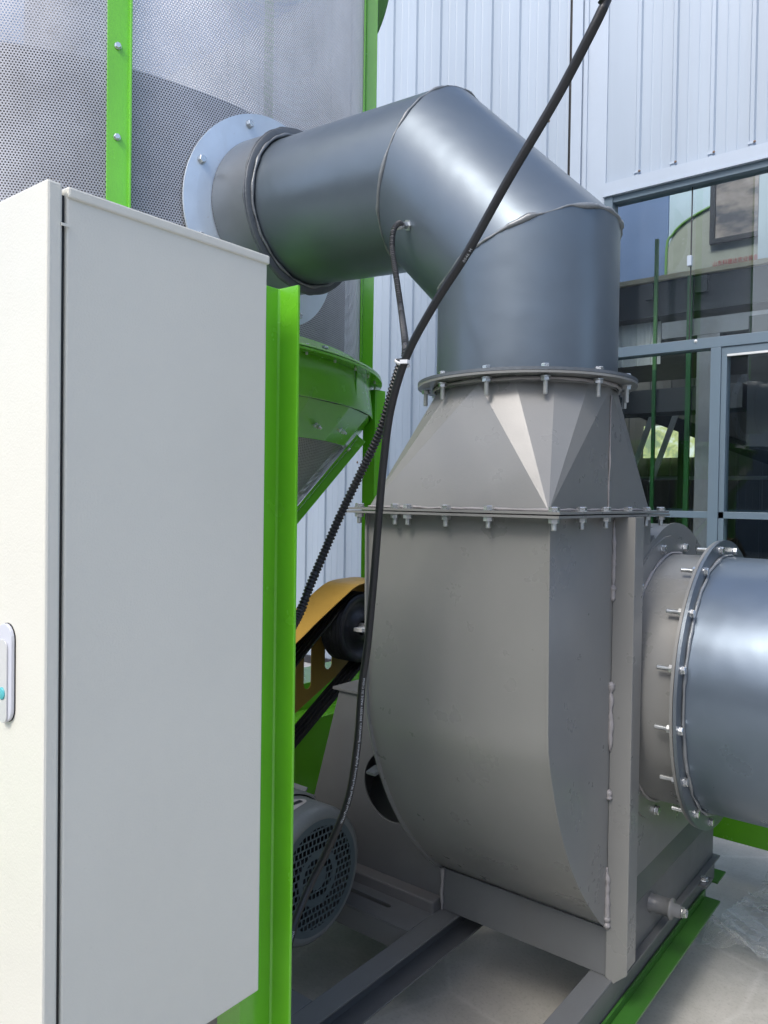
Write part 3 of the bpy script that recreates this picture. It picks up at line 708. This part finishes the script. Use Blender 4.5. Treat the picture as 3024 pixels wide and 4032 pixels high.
part('weld_bead', weld(line((-1.353, 2.034, bz0), (-1.353, 2.034, bz1), 30), .006, False, .6), M_WELDF, fan)
part('drain_boss', MB().lathe([(0, .030), (.004, .030), (.008, .026), (.058, .026), (.060, .031), (.066, .031), (.068, .019), (.090, .018), (.090, .014), (.100, .013), (.101, 0)], (bX + .0, 2.32, .392), (1, 0, 0), 24), M_FRAME, fan)
bolt(B_HEAD, (bX + .095, 2.32, .392), (1, 0, 0), fan)
# inlet disc and spool
FX = -.653
part('inlet_disc', MB().lathe([(0, .37), (0, .446), (.008, .446), (.008, .37)], (X2 + .0065, AY, AZ_), (1, 0, 0), 96, False), M_FAN, fan)
part('inlet_spool', MB().lathe([(X2 + .010 - X2, .386), (FX - .010 - X2, .386)], (X2, AY, AZ_), (1, 0, 0), 96), M_FAN, fan)
part('spool_flange', MB().lathe([(0, .386), (0, .435), (.008, .435), (.008, .386)], (FX - .010, AY, AZ_), (1, 0, 0), 96, False), M_FAN, fan)
part('weld_bead', weld(circ((X2 + .017, AY, AZ_), (1, 0, 0), .389, 180), .0055), M_WELDF, fan)
for k in range(12):
    a = radians(14 + 30 * k); bolt(B_HEAD, (X2 + .0147, AY + .418 * cos(a), AZ_ + .418 * sin(a)), (1, 0, 0), fan)
# bearing pedestal on the drive side
ped = MB().plate([(-1.995, .292), (-1.353, .292), (-1.353, .60), (X1 - .03, .75), (X1 - .03, .915), (-1.816, .915)], [circ2(-1.575, .626, .120)], 'y', 2.05, 2.058)
part('bearing_pedestal', ped, M_FRAME, fan, .001)
part('pedestal_ledge', MB().box(-2.0, -1.3625, 1.9965, 2.0495, .24, .325), paint("dusty_ledge_paint", (.12, .12, .12), .6, 0, .4, 200, .2, .9, (.12, .09, .08)), fan, .006)
part('pedestal_blind', MB().box(-1.98, X1 - .01, 2.40, 2.406, .292, .914), M_FRAME, fan)  # plate added behind the round hole so that it looks dark
part('pedestal_top', MB().box(-1.84, X1 - .03, 2.04, 2.98, .916, .926), M_FRAME, fan, .001)
part('pedestal_side', MB().add([(-1.995, 2.059, .292), (-1.995, 2.96, .292), (-1.82, 2.96, .915), (-1.82, 2.059, .915), (-1.988, 2.059, .292), (-1.988, 2.96, .292), (-1.813, 2.96, .915), (-1.813, 2.059, .915)], [(0, 1, 2, 3), (7, 6, 5, 4), (0, 4, 5, 1), (3, 2, 6, 7), (0, 3, 7, 4), (1, 5, 6, 2)]), M_FRAME, fan)
part('casing_tab', MB().obox((X1 - .022, 1.72, .815), (1, 0, 0), (0, 1, .2), (0, -.2, 1), .016, .02, .004), M_FRAME, fan)
part('shaft', MB().lathe([(-2.16, 0), (-2.16, .022), (X1 - .01, .022)], (0, AY, AZ_), (1, 0, 0), 24), M_BRIGHT, fan)
part('shaft_key', MB().box(-2.075, -2.03, AY - .075, AY - .03, AZ_ - .004, AZ_ + .012), M_BRIGHT, fan, .002)
part('bearing_housing', MB().box(-1.62, -1.50, AY - .1, AY + .1, .9265, 1.02).lathe([(0, 0), (0, .065), (.1, .065), (.1, 0)], (-1.61, AY, AZ_), (1, 0, 0), 32), M_CAST, fan, .003)
pu = MB(); prof = [(0, .03), (0, .055), (.018, .065), (.022, .112), (.0, .118), (.0, .146)]
for i in range(5): z = -.004 - i * .02; prof += [(z, .146), (z - .006, .130), (z - .011, .130), (z - .017, .146)]
prof += [(-.104, .146), (-.104, .04)]
prof = [(-h if h > 0 else h, r) for h, r in prof]
pu.lathe([(h, r) for h, r in prof], (-2.09, AY, AZ_), (1, 0, 0), 72)
part('pulley', pu, M_CAST, fan)

# ================================================================ INTAKE PIPE (blue-grey, leaves the frame at right)
ip = thing('intake_pipe', (-.3, AY, .67), 'blue grey steel pipe bolted to the fan inlet at right edge of photo', 'pipe')
part('pipe_wall', MB().lathe([(0, .386), (.3, .386), (.9, .386), (1.5, .386)], (FX + .003, AY, AZ_), (1, 0, 0), 128), M_PIPE, ip)
part('flange', MB().lathe([(0, .384), (0, .437), (.009, .437), (.009, .384)], (FX + .0, AY, AZ_), (1, 0, 0), 128, False), paint("flange_steel", (.17, .20, .23), .35, .6), ip)
part('weld_bead', weld(circ((FX + .013, AY, AZ_), (1, 0, 0), .390, 200), .0065), M_WELD, ip)
for k in range(16):
    a = radians(8 + 22.5 * k); bolt(B_LONG, (FX + .009, AY + .412 * cos(a), AZ_ + .412 * sin(a)), (1, 0, 0), ip)
part('support_leg', MB().box(.55, .61, AY - .03, AY + .03, 0, .67).box(.5, .66, AY - .1, AY + .1, .0, .01), M_FRAME, ip)

# ================================================================ SKID, CHASSIS
sk = thing('fan_skid', (-1.2, 1.8, .19), 'grey welded channel skid carrying the fan and motor on green chassis', 'frame')
def channel_y(x0, x1, y0, y1, z0, z1, open_side=1, t=.006):
    m = MB(); m.box(x0, x1, y0, y1, z1 - t, z1).box(x0, x1, y0, y1, z0, z0 + t)
    if open_side > 0: m.box(x0, x0 + t, y0, y1, z0 + t, z1 - t)
    else: m.box(x1 - t, x1, y0, y1, z0 + t, z1 - t)
    return m
part('long_rail', channel_y(-1.362, -1.292, -.4, 2.95, .192, .290, 1), M_FRAME, sk, .002)
part('long_rail', channel_y(-.858, -.790, -.4, 3.02, .192, .290, -1), M_FRAME, sk, .002)
part('long_rail', channel_y(-2.30, -2.23, -.4, 2.95, .192, .290, 1), M_FRAME, sk, .002)
def slotted(y0, y1):
    m = MB(); xs = (-2.229, -1.363); ys = y0 * .4 + y1 * .6
    sl_ = [(-1.50 + .010 * cos(a), ys + .010 * sin(a)) for a in [(-pi / 2 + pi * i / 8) for i in range(9)]] + [(-1.78 + .010 * cos(a), ys + .010 * sin(a)) for a in [(pi / 2 + pi * i / 8) for i in range(9)]]
    m.plate([(xs[0], y0), (xs[1], y0), (xs[1], y1), (xs[0], y1)], [sl_], 'z', .2835, .2895)
    m.box(xs[0], xs[1], y0, y0 + .006, .215, .283).box(xs[0], xs[1], y1 - .006, y1, .215, .283)
    return m
part('motor_rail', slotted(1.868, 1.996), M_FRAME, sk, .001)
part('motor_rail', slotted(1.33, 1.45), M_FRAME, sk, .001)
part('cross_rail', MB().box(-2.229, -1.363, 2.88, 2.94, .20, .288), M_FRAME, sk, .001)
part('cross_rail', MB().box(-1.291, -.859, 2.88, 2.94, .20, .288), M_FRAME, sk, .001)
part('bolt_pad', MB().box(-.789, -.742, 2.74, 2.82, .2835, .2895), M_FRAME, sk, .001)
bolt(B_HEAD, (-.762, 2.78, .290), (0, 0, 1), sk)
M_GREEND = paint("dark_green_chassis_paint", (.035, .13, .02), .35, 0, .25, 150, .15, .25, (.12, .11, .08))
ch = thing('green_chassis', (-1.5, 1.5, 0), 'bright green welded steel chassis under the fan, dryer and cabinet', 'chassis')
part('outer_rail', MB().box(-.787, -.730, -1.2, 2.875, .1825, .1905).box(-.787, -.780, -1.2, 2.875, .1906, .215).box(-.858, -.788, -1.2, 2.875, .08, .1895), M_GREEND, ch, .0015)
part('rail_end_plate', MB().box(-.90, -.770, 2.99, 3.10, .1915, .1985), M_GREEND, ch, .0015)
part('inner_rail', MB().box(-2.46, -2.32, -1.2, 3.4, .20, .628), M_GREEN, ch, .004)
part('wheel_guard', MB().box(-2.72, -2.48, -1.2, 3.4, .60, .74), M_GREEN, ch, .004)
part('cross_member', MB().box(-2.31, 1.2, 3.40, 3.50, .195, .50), M_GREEN, ch, .003)
part('cross_member', MB().box(-2.319, -.859, .98, 1.10, .08, .1905), M_GREEN, ch, .003)
part('cross_member', MB().box(-2.319, -.859, 2.99, 3.10, .08, .1905), M_GREEN, ch, .003)
part('cross_member', MB().box(-5.0, -2.47, 2.9, 3.02, .1, .23), M_GREEN, ch, .003)
part('cross_member', MB().box(-5.0, -2.47, .95, 1.07, .1, .23), M_GREEN, ch, .003)
for x, y in ((-2.38, 3.3), (1.1, 3.45), (-2.38, -1.1), (-.82, -1.1), (-4.9, 2.96), (-4.9, 1.0)):
    zt = {(1.1, 3.45): .195, (-.82, -1.1): .08, (-4.9, 2.96): .1, (-4.9, 1.0): .1}.get((x, y), .20)
    part('jack_leg', MB().box(x - .03, x + .03, y - .03, y + .03, 0, zt).box(x - .08, x + .08, y - .08, y + .08, 0, .01), M_GREEN, ch)

# ================================================================ MOTOR
MY, MZ = 1.655, .478; MX = -1.54
mo = thing('electric_motor', (-1.7, MY, .405), 'grey electric motor with round slotted fan cowl below the belt guard', 'motor')
part('stator_body', MB().lathe([(-.14, .205), (-.16, .214), (-.42, .214), (-.45, .17), (-.50, .15), (-.50, .02)], (MX, MY, MZ), (1, 0, 0), 72), M_MOTOR, mo)
part('fan_cowl', MB().lathe([(-.142, .200), (-.035, .200), (-.012, .194), (0, .178), (-.001, .168)], (MX, MY, MZ), (1, 0, 0), 96), M_MOTOR, mo)
gm = MB(); n = 64; rings = [.0, .06, .11, .17]
for j in range(len(rings) - 1):
    for i in range(n):
        a, b = 2 * pi * i / n, 2 * pi * (i + 1) / n
        q = [(rings[j], a), (rings[j + 1], a), (rings[j + 1], b), (rings[j], b)] if j else [(rings[1], a), (rings[1], b), (0, 0)]
        uv = [(r * cos(t), r * sin(t)) for r, t in q]
        gm.add([(MX - .001, MY + u, MZ + v) for u, v in uv], [tuple(range(len(q)))], True, [uv])
link_nr('cowl_grille', gm, M_GRILLE, mo)
fb = MB().lathe([(-.09, .0), (-.09, .165)], (MX, MY, MZ), (1, 0, 0), 32).lathe([(-.088, .045), (-.03, .04), (-.03, 0)], (MX, MY, MZ), (1, 0, 0), 24)
for k in range(7):
    a = 2 * pi * k / 7; d = Vector((0, cos(a), sin(a))); fb.obox(Vector((MX - .055, MY, MZ)) + d * .085, d, (1, 0, 0), d.cross(Vector((1, 0, 0))), .045, .03, .002)
part('cooling_fan', fb, M_DARKS, mo)
fn = MB()
for k in range(28):
    a = 2 * pi * k / 28; d = Vector((0, cos(a), sin(a)))
    if -.95 < d.z < .8: fn.obox(Vector((MX - .30, MY, MZ)) + d * .222, (1, 0, 0), d, d.cross(Vector((1, 0, 0))), .115, .009, .0025)
part('cooling_fins', fn, M_MOTOR, mo)
part('foot', MB().box(MX - .42, MX - .14, MY + .12, MY + .25, .291, .31).box(MX - .40, MX - .16, MY + .13, MY + .16, .31, .40), M_MOTOR, mo, .002)
part('foot', MB().box(MX - .42, MX - .14, MY - .25, MY - .12, .291, .31).box(MX - .40, MX - .16, MY - .16, MY - .13, .31, .40), M_MOTOR, mo, .002)
lb = MB(); vs = []; NL = 14
for j, sx in ((0, -1), (1, 1)):
    pass
ring_ = []; ctr = len(vs)
def on_cyl(x, s): a = pi / 2 + radians(8) + s / .2; return (x, MY + .2015 * cos(a), MZ + .2015 * sin(a))
vs = [on_cyl(MX - .09, 0)] + [on_cyl(MX - .09 + .028 * cos(2 * pi * i / 24), .062 * sin(2 * pi * i / 24)) for i in range(24)]
part('rating_label', MB().add(vs, [(0, 1 + i, 1 + (i + 1) % 24) for i in range(24)]), M_LABEL, mo)
vs = [on_cyl(MX - .09 + dx, s) for dx, s in ((-.007, -.045), (.007, -.045), (.007, -.015), (.007, .015), (.007, .045), (-.007, .045), (-.007, .015), (-.007, -.015))]
vs = [(Vector(v) + (Vector(v) - Vector((v[0], MY, MZ))).normalized() * .0006) for v in vs]
part('label_band', MB().add(vs, [(0, 1, 2, 7), (7, 2, 3, 6), (6, 3, 4, 5)]), M_DARKS, mo)
part('motor_pulley', MB().lathe([(-.02, 0), (-.02, .04), (-.02, .11), (-.12, .11), (-.12, 0)], (-2.08, MY, MZ), (1, 0, 0), 48).lathe([(.0, .02), (.16, .02)], (-2.11, MY, MZ), (1, 0, 0), 16), M_CAST, mo)

# belts: a run of four v-belts round the two pulleys
bl = thing('drive_belts', (-2.14, 2.0, .45), 'set of black v belts running from motor up to fan pulley', 'belt')
c1, c2 = Vector((MY, MZ)), Vector((AY, AZ_)); D = (c2 - c1); L_ = D.length; th0 = atan2(D.y, D.x); r1, r2 = .112, .148
be = math.acos((r1 - r2) / L_)
for i in range(4):
    path = []
    for k in range(25): a = th0 + be + (2 * pi - 2 * be) * k / 24; path.append((c1.x + r1 * cos(a), c1.y + r1 * sin(a)))
    for k in range(25): a = th0 - be + 2 * be * k / 24; path.append((c2.x + r2 * cos(a), c2.y + r2 * sin(a)))
    outp = path; m = MB(); xm = -2.106 - i * .0215; K = len(path); ctr_ = (c1 + c2) / 2
    vs = []
    for q in range(K):
        p = Vector(path[q]); t = (Vector(path[(q + 1) % K]) - Vector(path[q - 1])).normalized(); nn = Vector((t.y, -t.x))
        o_ = p + nn * .004; n_ = p - nn * .008
        vs += [(xm - .0085, o_.x, o_.y), (xm + .0085, o_.x, o_.y), (xm + .005, n_.x, n_.y), (xm - .005, n_.x, n_.y)]
    m.add(vs, [(4 * q + j, 4 * q + (j + 1) % 4, 4 * ((q + 1) % K) + (j + 1) % 4, 4 * ((q + 1) % K) + j) for q in range(K) for j in range(4)])
    part('belt', m, M_BELT, bl)

# guard: bent top strip and slotted back plate
gd = thing('belt_guard', (-2.15, 2.2, .7), 'orange sheet metal belt guard with long slots over the fan pulley', 'guard')
top = [(1.20, .585), (1.44, .715), (2.044, 1.040), (2.173, 1.114), (2.331, 1.200), (2.40, 1.234), (2.45, 1.246), (2.53, 1.250), (2.62, 1.248), (2.71, 1.225), (2.76, 1.15), (2.77, 1.05)]
tp = smooth_path([(-2.05, a, b) for a, b in top], .02); K = len(tp)
vs = [(x, p.y, p.z + dz) for x, dz in ((-2.05, 0), (-2.22, 0), (-2.22, -.003), (-2.05, -.003)) for p in tp]
part('top_strip', MB().add(vs, [(j * K + i, j * K + i + 1, ((j + 1) % 4) * K + i + 1, ((j + 1) % 4) * K + i) for j in range(4) for i in range(K - 1)], False), M_ORANGE, gd)
def slot(y0, y1, z0, z1):
    r = (y1 - y0) / 2; yc = (y0 + y1) / 2
    return [(yc + r * cos(a), z0 + r + r * sin(a)) for a in [pi + pi * i / 10 for i in range(11)]] + [(yc + r * cos(a), z1 - r + r * sin(a)) for a in [pi * i / 10 for i in range(11)]]
outl = [(1.20, .27), (2.218, .709), (2.583, .871), (2.75, .98)] + [(p.y, p.z - .004) for p in reversed(tp)][1:]
sl_ = [slot(2.284 - .127 * k, 2.327 - .127 * k, .804 - .062 * k, 1.055 - .062 * k) for k in (-1, 0, 1, 2, 3, 4)]
part('back_plate', MB().plate(outl, sl_, 'x', -2.223, -2.2205), M_ORANGE, gd)
part('lower_lip', MB().box(-2.05, -1.84, 1.50, 1.60, .742, .745), M_ORANGE, gd)
part('stay', MB().box(-2.30, -2.224, 1.30, 1.34, .629, .66).box(-2.235, -2.224, 1.30, 1.34, .40, .629), M_ORANGE, gd)

# ================================================================ CONTROL CABINET
cb = thing('control_cabinet', (-1.3, .75, .70), 'tall light grey steel control cabinet filling the left foreground', 'cabinet')
CX, CY0, CY1, CZ0, CZ1 = -1.04, .548, .962, .692, 2.028
part('body', MB().box(-1.95, CX, .5775, CY1, CZ0, CZ1), M_CAB, cb, .003)
part('lid_lip', MB().box(-1.957, CX + .004, .578, CY1 + .003, CZ1 - .008, CZ1 + .008), M_CAB, cb, .003)
dr = part('door', MB().box(-1.955, CX + .002, CY0, .571, CZ0 - .0, CZ1 + .010), M_CAB, cb, .004)
part('door_seal', MB().box(-1.94, CX - .006, .5712, .5772, CZ0 + .01, CZ1 - .004), M_RUBBER, cb)
def stad(cx, cz, w_, h_, n=10): return [(cx + w_ * cos(a), cz + h_ - w_ + w_ * sin(a)) for a in [pi * i / n for i in range(n + 1)]] + [(cx + w_ * cos(a), cz - h_ + w_ + w_ * sin(a)) for a in [pi + pi * i / n for i in range(n + 1)]]
hx, hz = -1.1425, 1.334
hb = part('handle', MB().plate(stad(hx, hz, .0225, .073), [], 'y', CY0 - .0065, CY0 - .0012), M_HANDLE, dr, .0015)
part('handle_gasket', MB().plate(stad(hx, hz, .0232, .0737), [], 'y', CY0 - .0011, CY0 - .0002), M_RUBBER, hb)
part('lever', MB().plate(stad(hx, hz - .012, .0130, .062), [], 'y', CY0 - .0090, CY0 - .0067), paint("pale_lever", (.60, .61, .60), .35, .2), hb, .002)
part('lock_button', MB().lathe([(0, .0092), (.0012, .0092), (.002, .008), (.002, 0)], (hx, CY0 - .0091, hz - .030), (0, -1, 0), 24), M_TEAL, hb)
part('hinge_tab', MB().box(CX + .0025, CX + .004, .568, .580, 1.978, 1.982), M_CAB, cb)

# green post beside the cabinet
po = thing('cabinet_post', (-1.1, 1.0, .2), 'bright green folded steel post standing right behind the grey cabinet', 'post')
zt = 2.005
pm = MB().plate([(-1.167, .970), (-1.100, .970), (-1.100, 1.046), (-1.097, 1.050), (-1.049, 1.050), (-1.049, 1.056), (-1.100, 1.056), (-1.106, 1.050), (-1.106, .976), (-1.167, .976)], [], 'z', .191, zt)
part('folded_profile', pm, M_GREEN, po, .0012)
parts('cabinet_bracket', [(-1.16, -1.107, .963, .969, 1.8, 1.86), (-1.16, -1.107, .963, .969, .8, .86)], M_GREEN, po)
pc = MB().box(-1.75, -1.69, .98, 1.04, .191, 2.0)
tag(part('rear_cabinet_post', pc, M_GREEN), 'green square post hidden behind far side of grey cabinet', 'post')

# ================================================================ CABLES
CAB = [(-0.504,1.254,2.481),(-0.531,1.257,2.448),(-0.561,1.258,2.401),(-0.632,1.276,2.320),(-0.730,1.286,2.207),(-0.826,1.296,2.089),(-0.908,1.305,2.003),(-0.987,1.318,1.908),(-1.036,1.327,1.799),(-1.059,1.332,1.679),(-1.078,1.340,1.545),(-1.096,1.347,1.398),(-1.110,1.346,1.259),(-1.124,1.346,1.173),(-1.135,1.347,1.042),(-1.152,1.344,0.926),(-1.169,1.329,0.851),(-1.196,1.305,0.770),(-1.208,1.269,0.710),(-1.202,1.222,0.658),(-1.175,1.166,0.620),(-1.160,1.126,0.590)]
cbp = smooth_path([(-.12, 1.25, 2.9)] + CAB + [(-1.14, 1.112, .52), (-1.13, 1.10, .32)], .015)
cbl = thing('power_cable', (-1.1, 1.1, .32), 'thick black rubber cable slanting down across the duct and fan', 'cable')
part('sheath', MB().tube(cbp, .0088, 16), M_RUBBER, cbl)
# printed lettering along the cable, facing the yard
def letters(txt, i0, size, gap=0, side=1):
    cu = bpy.data.curves.new('t', 'FONT'); cu.body = txt; cu.size = size; cu.extrude = .0002; cu.resolution_u = 2; cu.space_character = 1.15
    t = bpy.data.objects.new('t', cu); COL.objects.link(t); bpy.context.view_layer.update()
    me = bpy.data.meshes.new_from_object(t.evaluated_get(bpy.context.evaluated_depsgraph_get())); bpy.data.objects.remove(t)
    P = cbp; cum = [0]
    for a, b in zip(P, P[1:]): cum.append(cum[-1] + (b - a).length)
    def at(s):
        for k in range(1, len(P)):
            if cum[k] >= s: f = (s - cum[k - 1]) / (cum[k] - cum[k - 1]); return P[k - 1].lerp(P[k], f), (P[k] - P[k - 1]).normalized()
        return P[-1], (P[-1] - P[-2]).normalized()
    for v in me.vertices:
        s = i0 - v.co.x if side else i0 + v.co.x
        p, d = at(s); d = -d
        out = (Vector((0, 0, H)) - p); out = (out - d * out.dot(d)).normalized(); up = out.cross(d)
        th = (v.co.y - size * .33 - .0035) / .009
        v.co = p + (out * cos(th) + up * sin(th)) * (.0090 + v.co.z)
    me.materials.clear(); return me
tot = sum((b - a).length for a, b in zip(cbp, cbp[1:]))
def s_near(z):
    s = 0
    for a, b in zip(cbp, cbp[1:]):
        if b.z < z: return s
        s += (b - a).length
    return s
link('lettering', letters('WaterProof OilProof WearResisting AgingResistant SpecialCable 300/500V MADE IN CHINA', s_near(.84), .0078), M_WHITEL, cbl)
link('lettering', letters('IN CHINA', s_near(.615), .0085), M_WHITEL, cbl)
link('lettering', letters('0046 M', s_near(2.07), .0085), M_WHITEL, cbl)

def corrug(path, r, amp, pitch):
    P = []; Rr = []; s = 0; P0 = smooth_path(path, pitch / 4)
    acc = 0
    for i, p in enumerate(P0):
        if i: acc += (p - P0[i - 1]).length
        P.append(p); ph = (acc / pitch) % 1.0
        Rr.append(r + amp if ph < .5 else r - amp)
    return MB().tube(P, Rr, 10, False)
M_COND = paint("grey_corrugated_conduit", (.045, .048, .052), .35, .2, .2, 100, .15, .2)
c1_ = thing('sensor_conduit', tuple(SP), 'thin grey corrugated conduit dropping from the duct probe to cable', 'conduit')
COND = [Vector((-1.327,1.724,2.374)), Vector((-1.324,1.700,2.354)), Vector((-1.322,1.688,2.327)), Vector((-1.309,1.672,2.276)), Vector((-1.267,1.639,2.186)), Vector((-1.207,1.583,2.080)), Vector((-1.027,1.363,1.940)), Vector((-1.010,1.335,1.889))]
tail = [(-1.107,1.432,2.117),(-1.059,1.391,2.016),(-1.025,1.352,1.931),(-1.021,1.338,1.888)]
A_ = SP + on_ * .02
part('corrugated_tube', corrug([A_, *COND], .0072, .0012, .0068), M_COND, c1_)
part('gland', MB().tube([A_, A_ + on_ * .02], .010, 10), M_BRIGHT, c1_)
c2_ = thing('corrugated_conduit', (-1.2, 1.2, 1.3), 'black corrugated conduit running down left from the white cable tie', 'conduit')
big = [(-1.028,1.352,1.904),(-1.070,1.372,1.840),(-1.110,1.382,1.755),(-1.164,1.380,1.661),(-1.200,1.352,1.563),(-1.220,1.320,1.477),(-1.222,1.275,1.401),(-1.218,1.235,1.338),(-1.185,1.150,1.282),(-1.15, 1.10, 1.24)]
part('corrugated_tube', corrug(big, .0094, .0014, .0088), M_RUBBER, c2_)
tz = min(cbp, key=lambda p: abs(p.z - 1.900)); tdir = (cbp[cbp.index(tz) + 1] - tz).normalized()
ct = MB().lathe([(-.003, .0165), (-.003, .0178), (.003, .0178), (.003, .0165)], tz + Vector((-.012, .008, 0)), tdir, 24)
ct.obox(tz + Vector((.008, -.010, -.002)), (1, .5, 0), (0, 1, 0), (0, 0, 1), .008, .004, .004)
tag(part('cable_tie', ct, M_TIE), 'white nylon tie binding the conduits to the thick cable', 'cable tie')

# ================================================================ CLEAR FILM hanging behind the inlet pipe
fm = MB(); nx, ny = 150, 90; vs = []
for j in range(ny + 1):
    for i in range(nx + 1):
        u, v = i / nx, j / ny
        x = -.80 + 1.7 * u + .15 * v; y = 2.86 + .95 * v
        z = .012 + .05 * abs(noise.noise(Vector((x * 2.2 + y * 5.5, y * 1.2 - x * 4, 3)))) + .09 * abs(noise.noise(Vector((x * 1.5, y * 9.0 + x * 5, 8)))) * (.4 + v) + .02 * noise.noise(Vector((x * 14, y * 14, 2)))
        th_ = atan2(y - 3.5, x + 1.6); rr_ = sqrt((y - 3.5) ** 2 + (x + 1.6) ** 2); z += .045 * abs(noise.noise(Vector((th_ * 16, rr_ * .9, 4)))) + .02 * abs(noise.noise(Vector((th_ * 45, rr_ * 1.5, 9))))
        vs.append((x + .02 * noise.noise(Vector((x * 3, y * 3, 1))), y, max(.006, z)))
fm.add(vs, [(j * (nx + 1) + i, j * (nx + 1) + i + 1, (j + 1) * (nx + 1) + i + 1, (j + 1) * (nx + 1) + i) for j in range(ny) for i in range(nx)])
tag(part('plastic_sheet', fm, M_FILM), 'crumpled clear plastic sheet lying on the concrete beyond the intake pipe', 'plastic sheet')

# ================================================================ unseen buildings added beyond the frame to darken reflections and facing sides
sh = thing('added_shed', (15, 2, 0), 'long unseen grey shed added across the yard to darken pipe reflections', 'building')
def ribx(x, y0, y1, z0, z1):
    n = int((y1 - y0) / .5); vs = []
    for z in (z0, z1):
        for i in range(n * 4 + 1): vs.append((x - (.04 if i % 4 in (1, 2) else 0), y0 + (y1 - y0) * i / (n * 4), z))
    K = n * 4 + 1; return MB().add(vs, [(i, i + 1, K + i + 1, K + i) for i in range(K - 1)])
part('wall_sheet', ribx(15, -25, 4, 0, 6.5), M_WALLIN, sh)
part('roof', MB().box(14.6, 24, -25, 4.3, 6.5, 6.7), M_DARK, sh)
part('door', MB().box(14.85, 14.93, -8, -3, 0, 4.4), M_DARKS, sh)
part('door', MB().box(14.85, 14.93, -20, -15, 0, 4.4), M_DARKS, sh)
wh = thing('added_warehouse', (0, -17, 0), 'long unseen dark brick warehouse added behind the camera to darken pipe reflections', 'building')  # added dark mass, unseen, for the steel to mirror
part('wall', MB().box(-30, 13, -24, -17, 0, 6.5), paint("dark_brick", (.10, .085, .075), .8, 0, .5, 8, .25, .3), wh)
part('roof', MB().box(-30.3, 13.3, -24.3, -16.7, 6.5, 6.75), M_DARK, wh)
parts('door', [(-9, -5, -16.98, -16.9, 0, 4), (3, 7, -16.98, -16.9, 0, 4)], M_FRAMEW, wh)
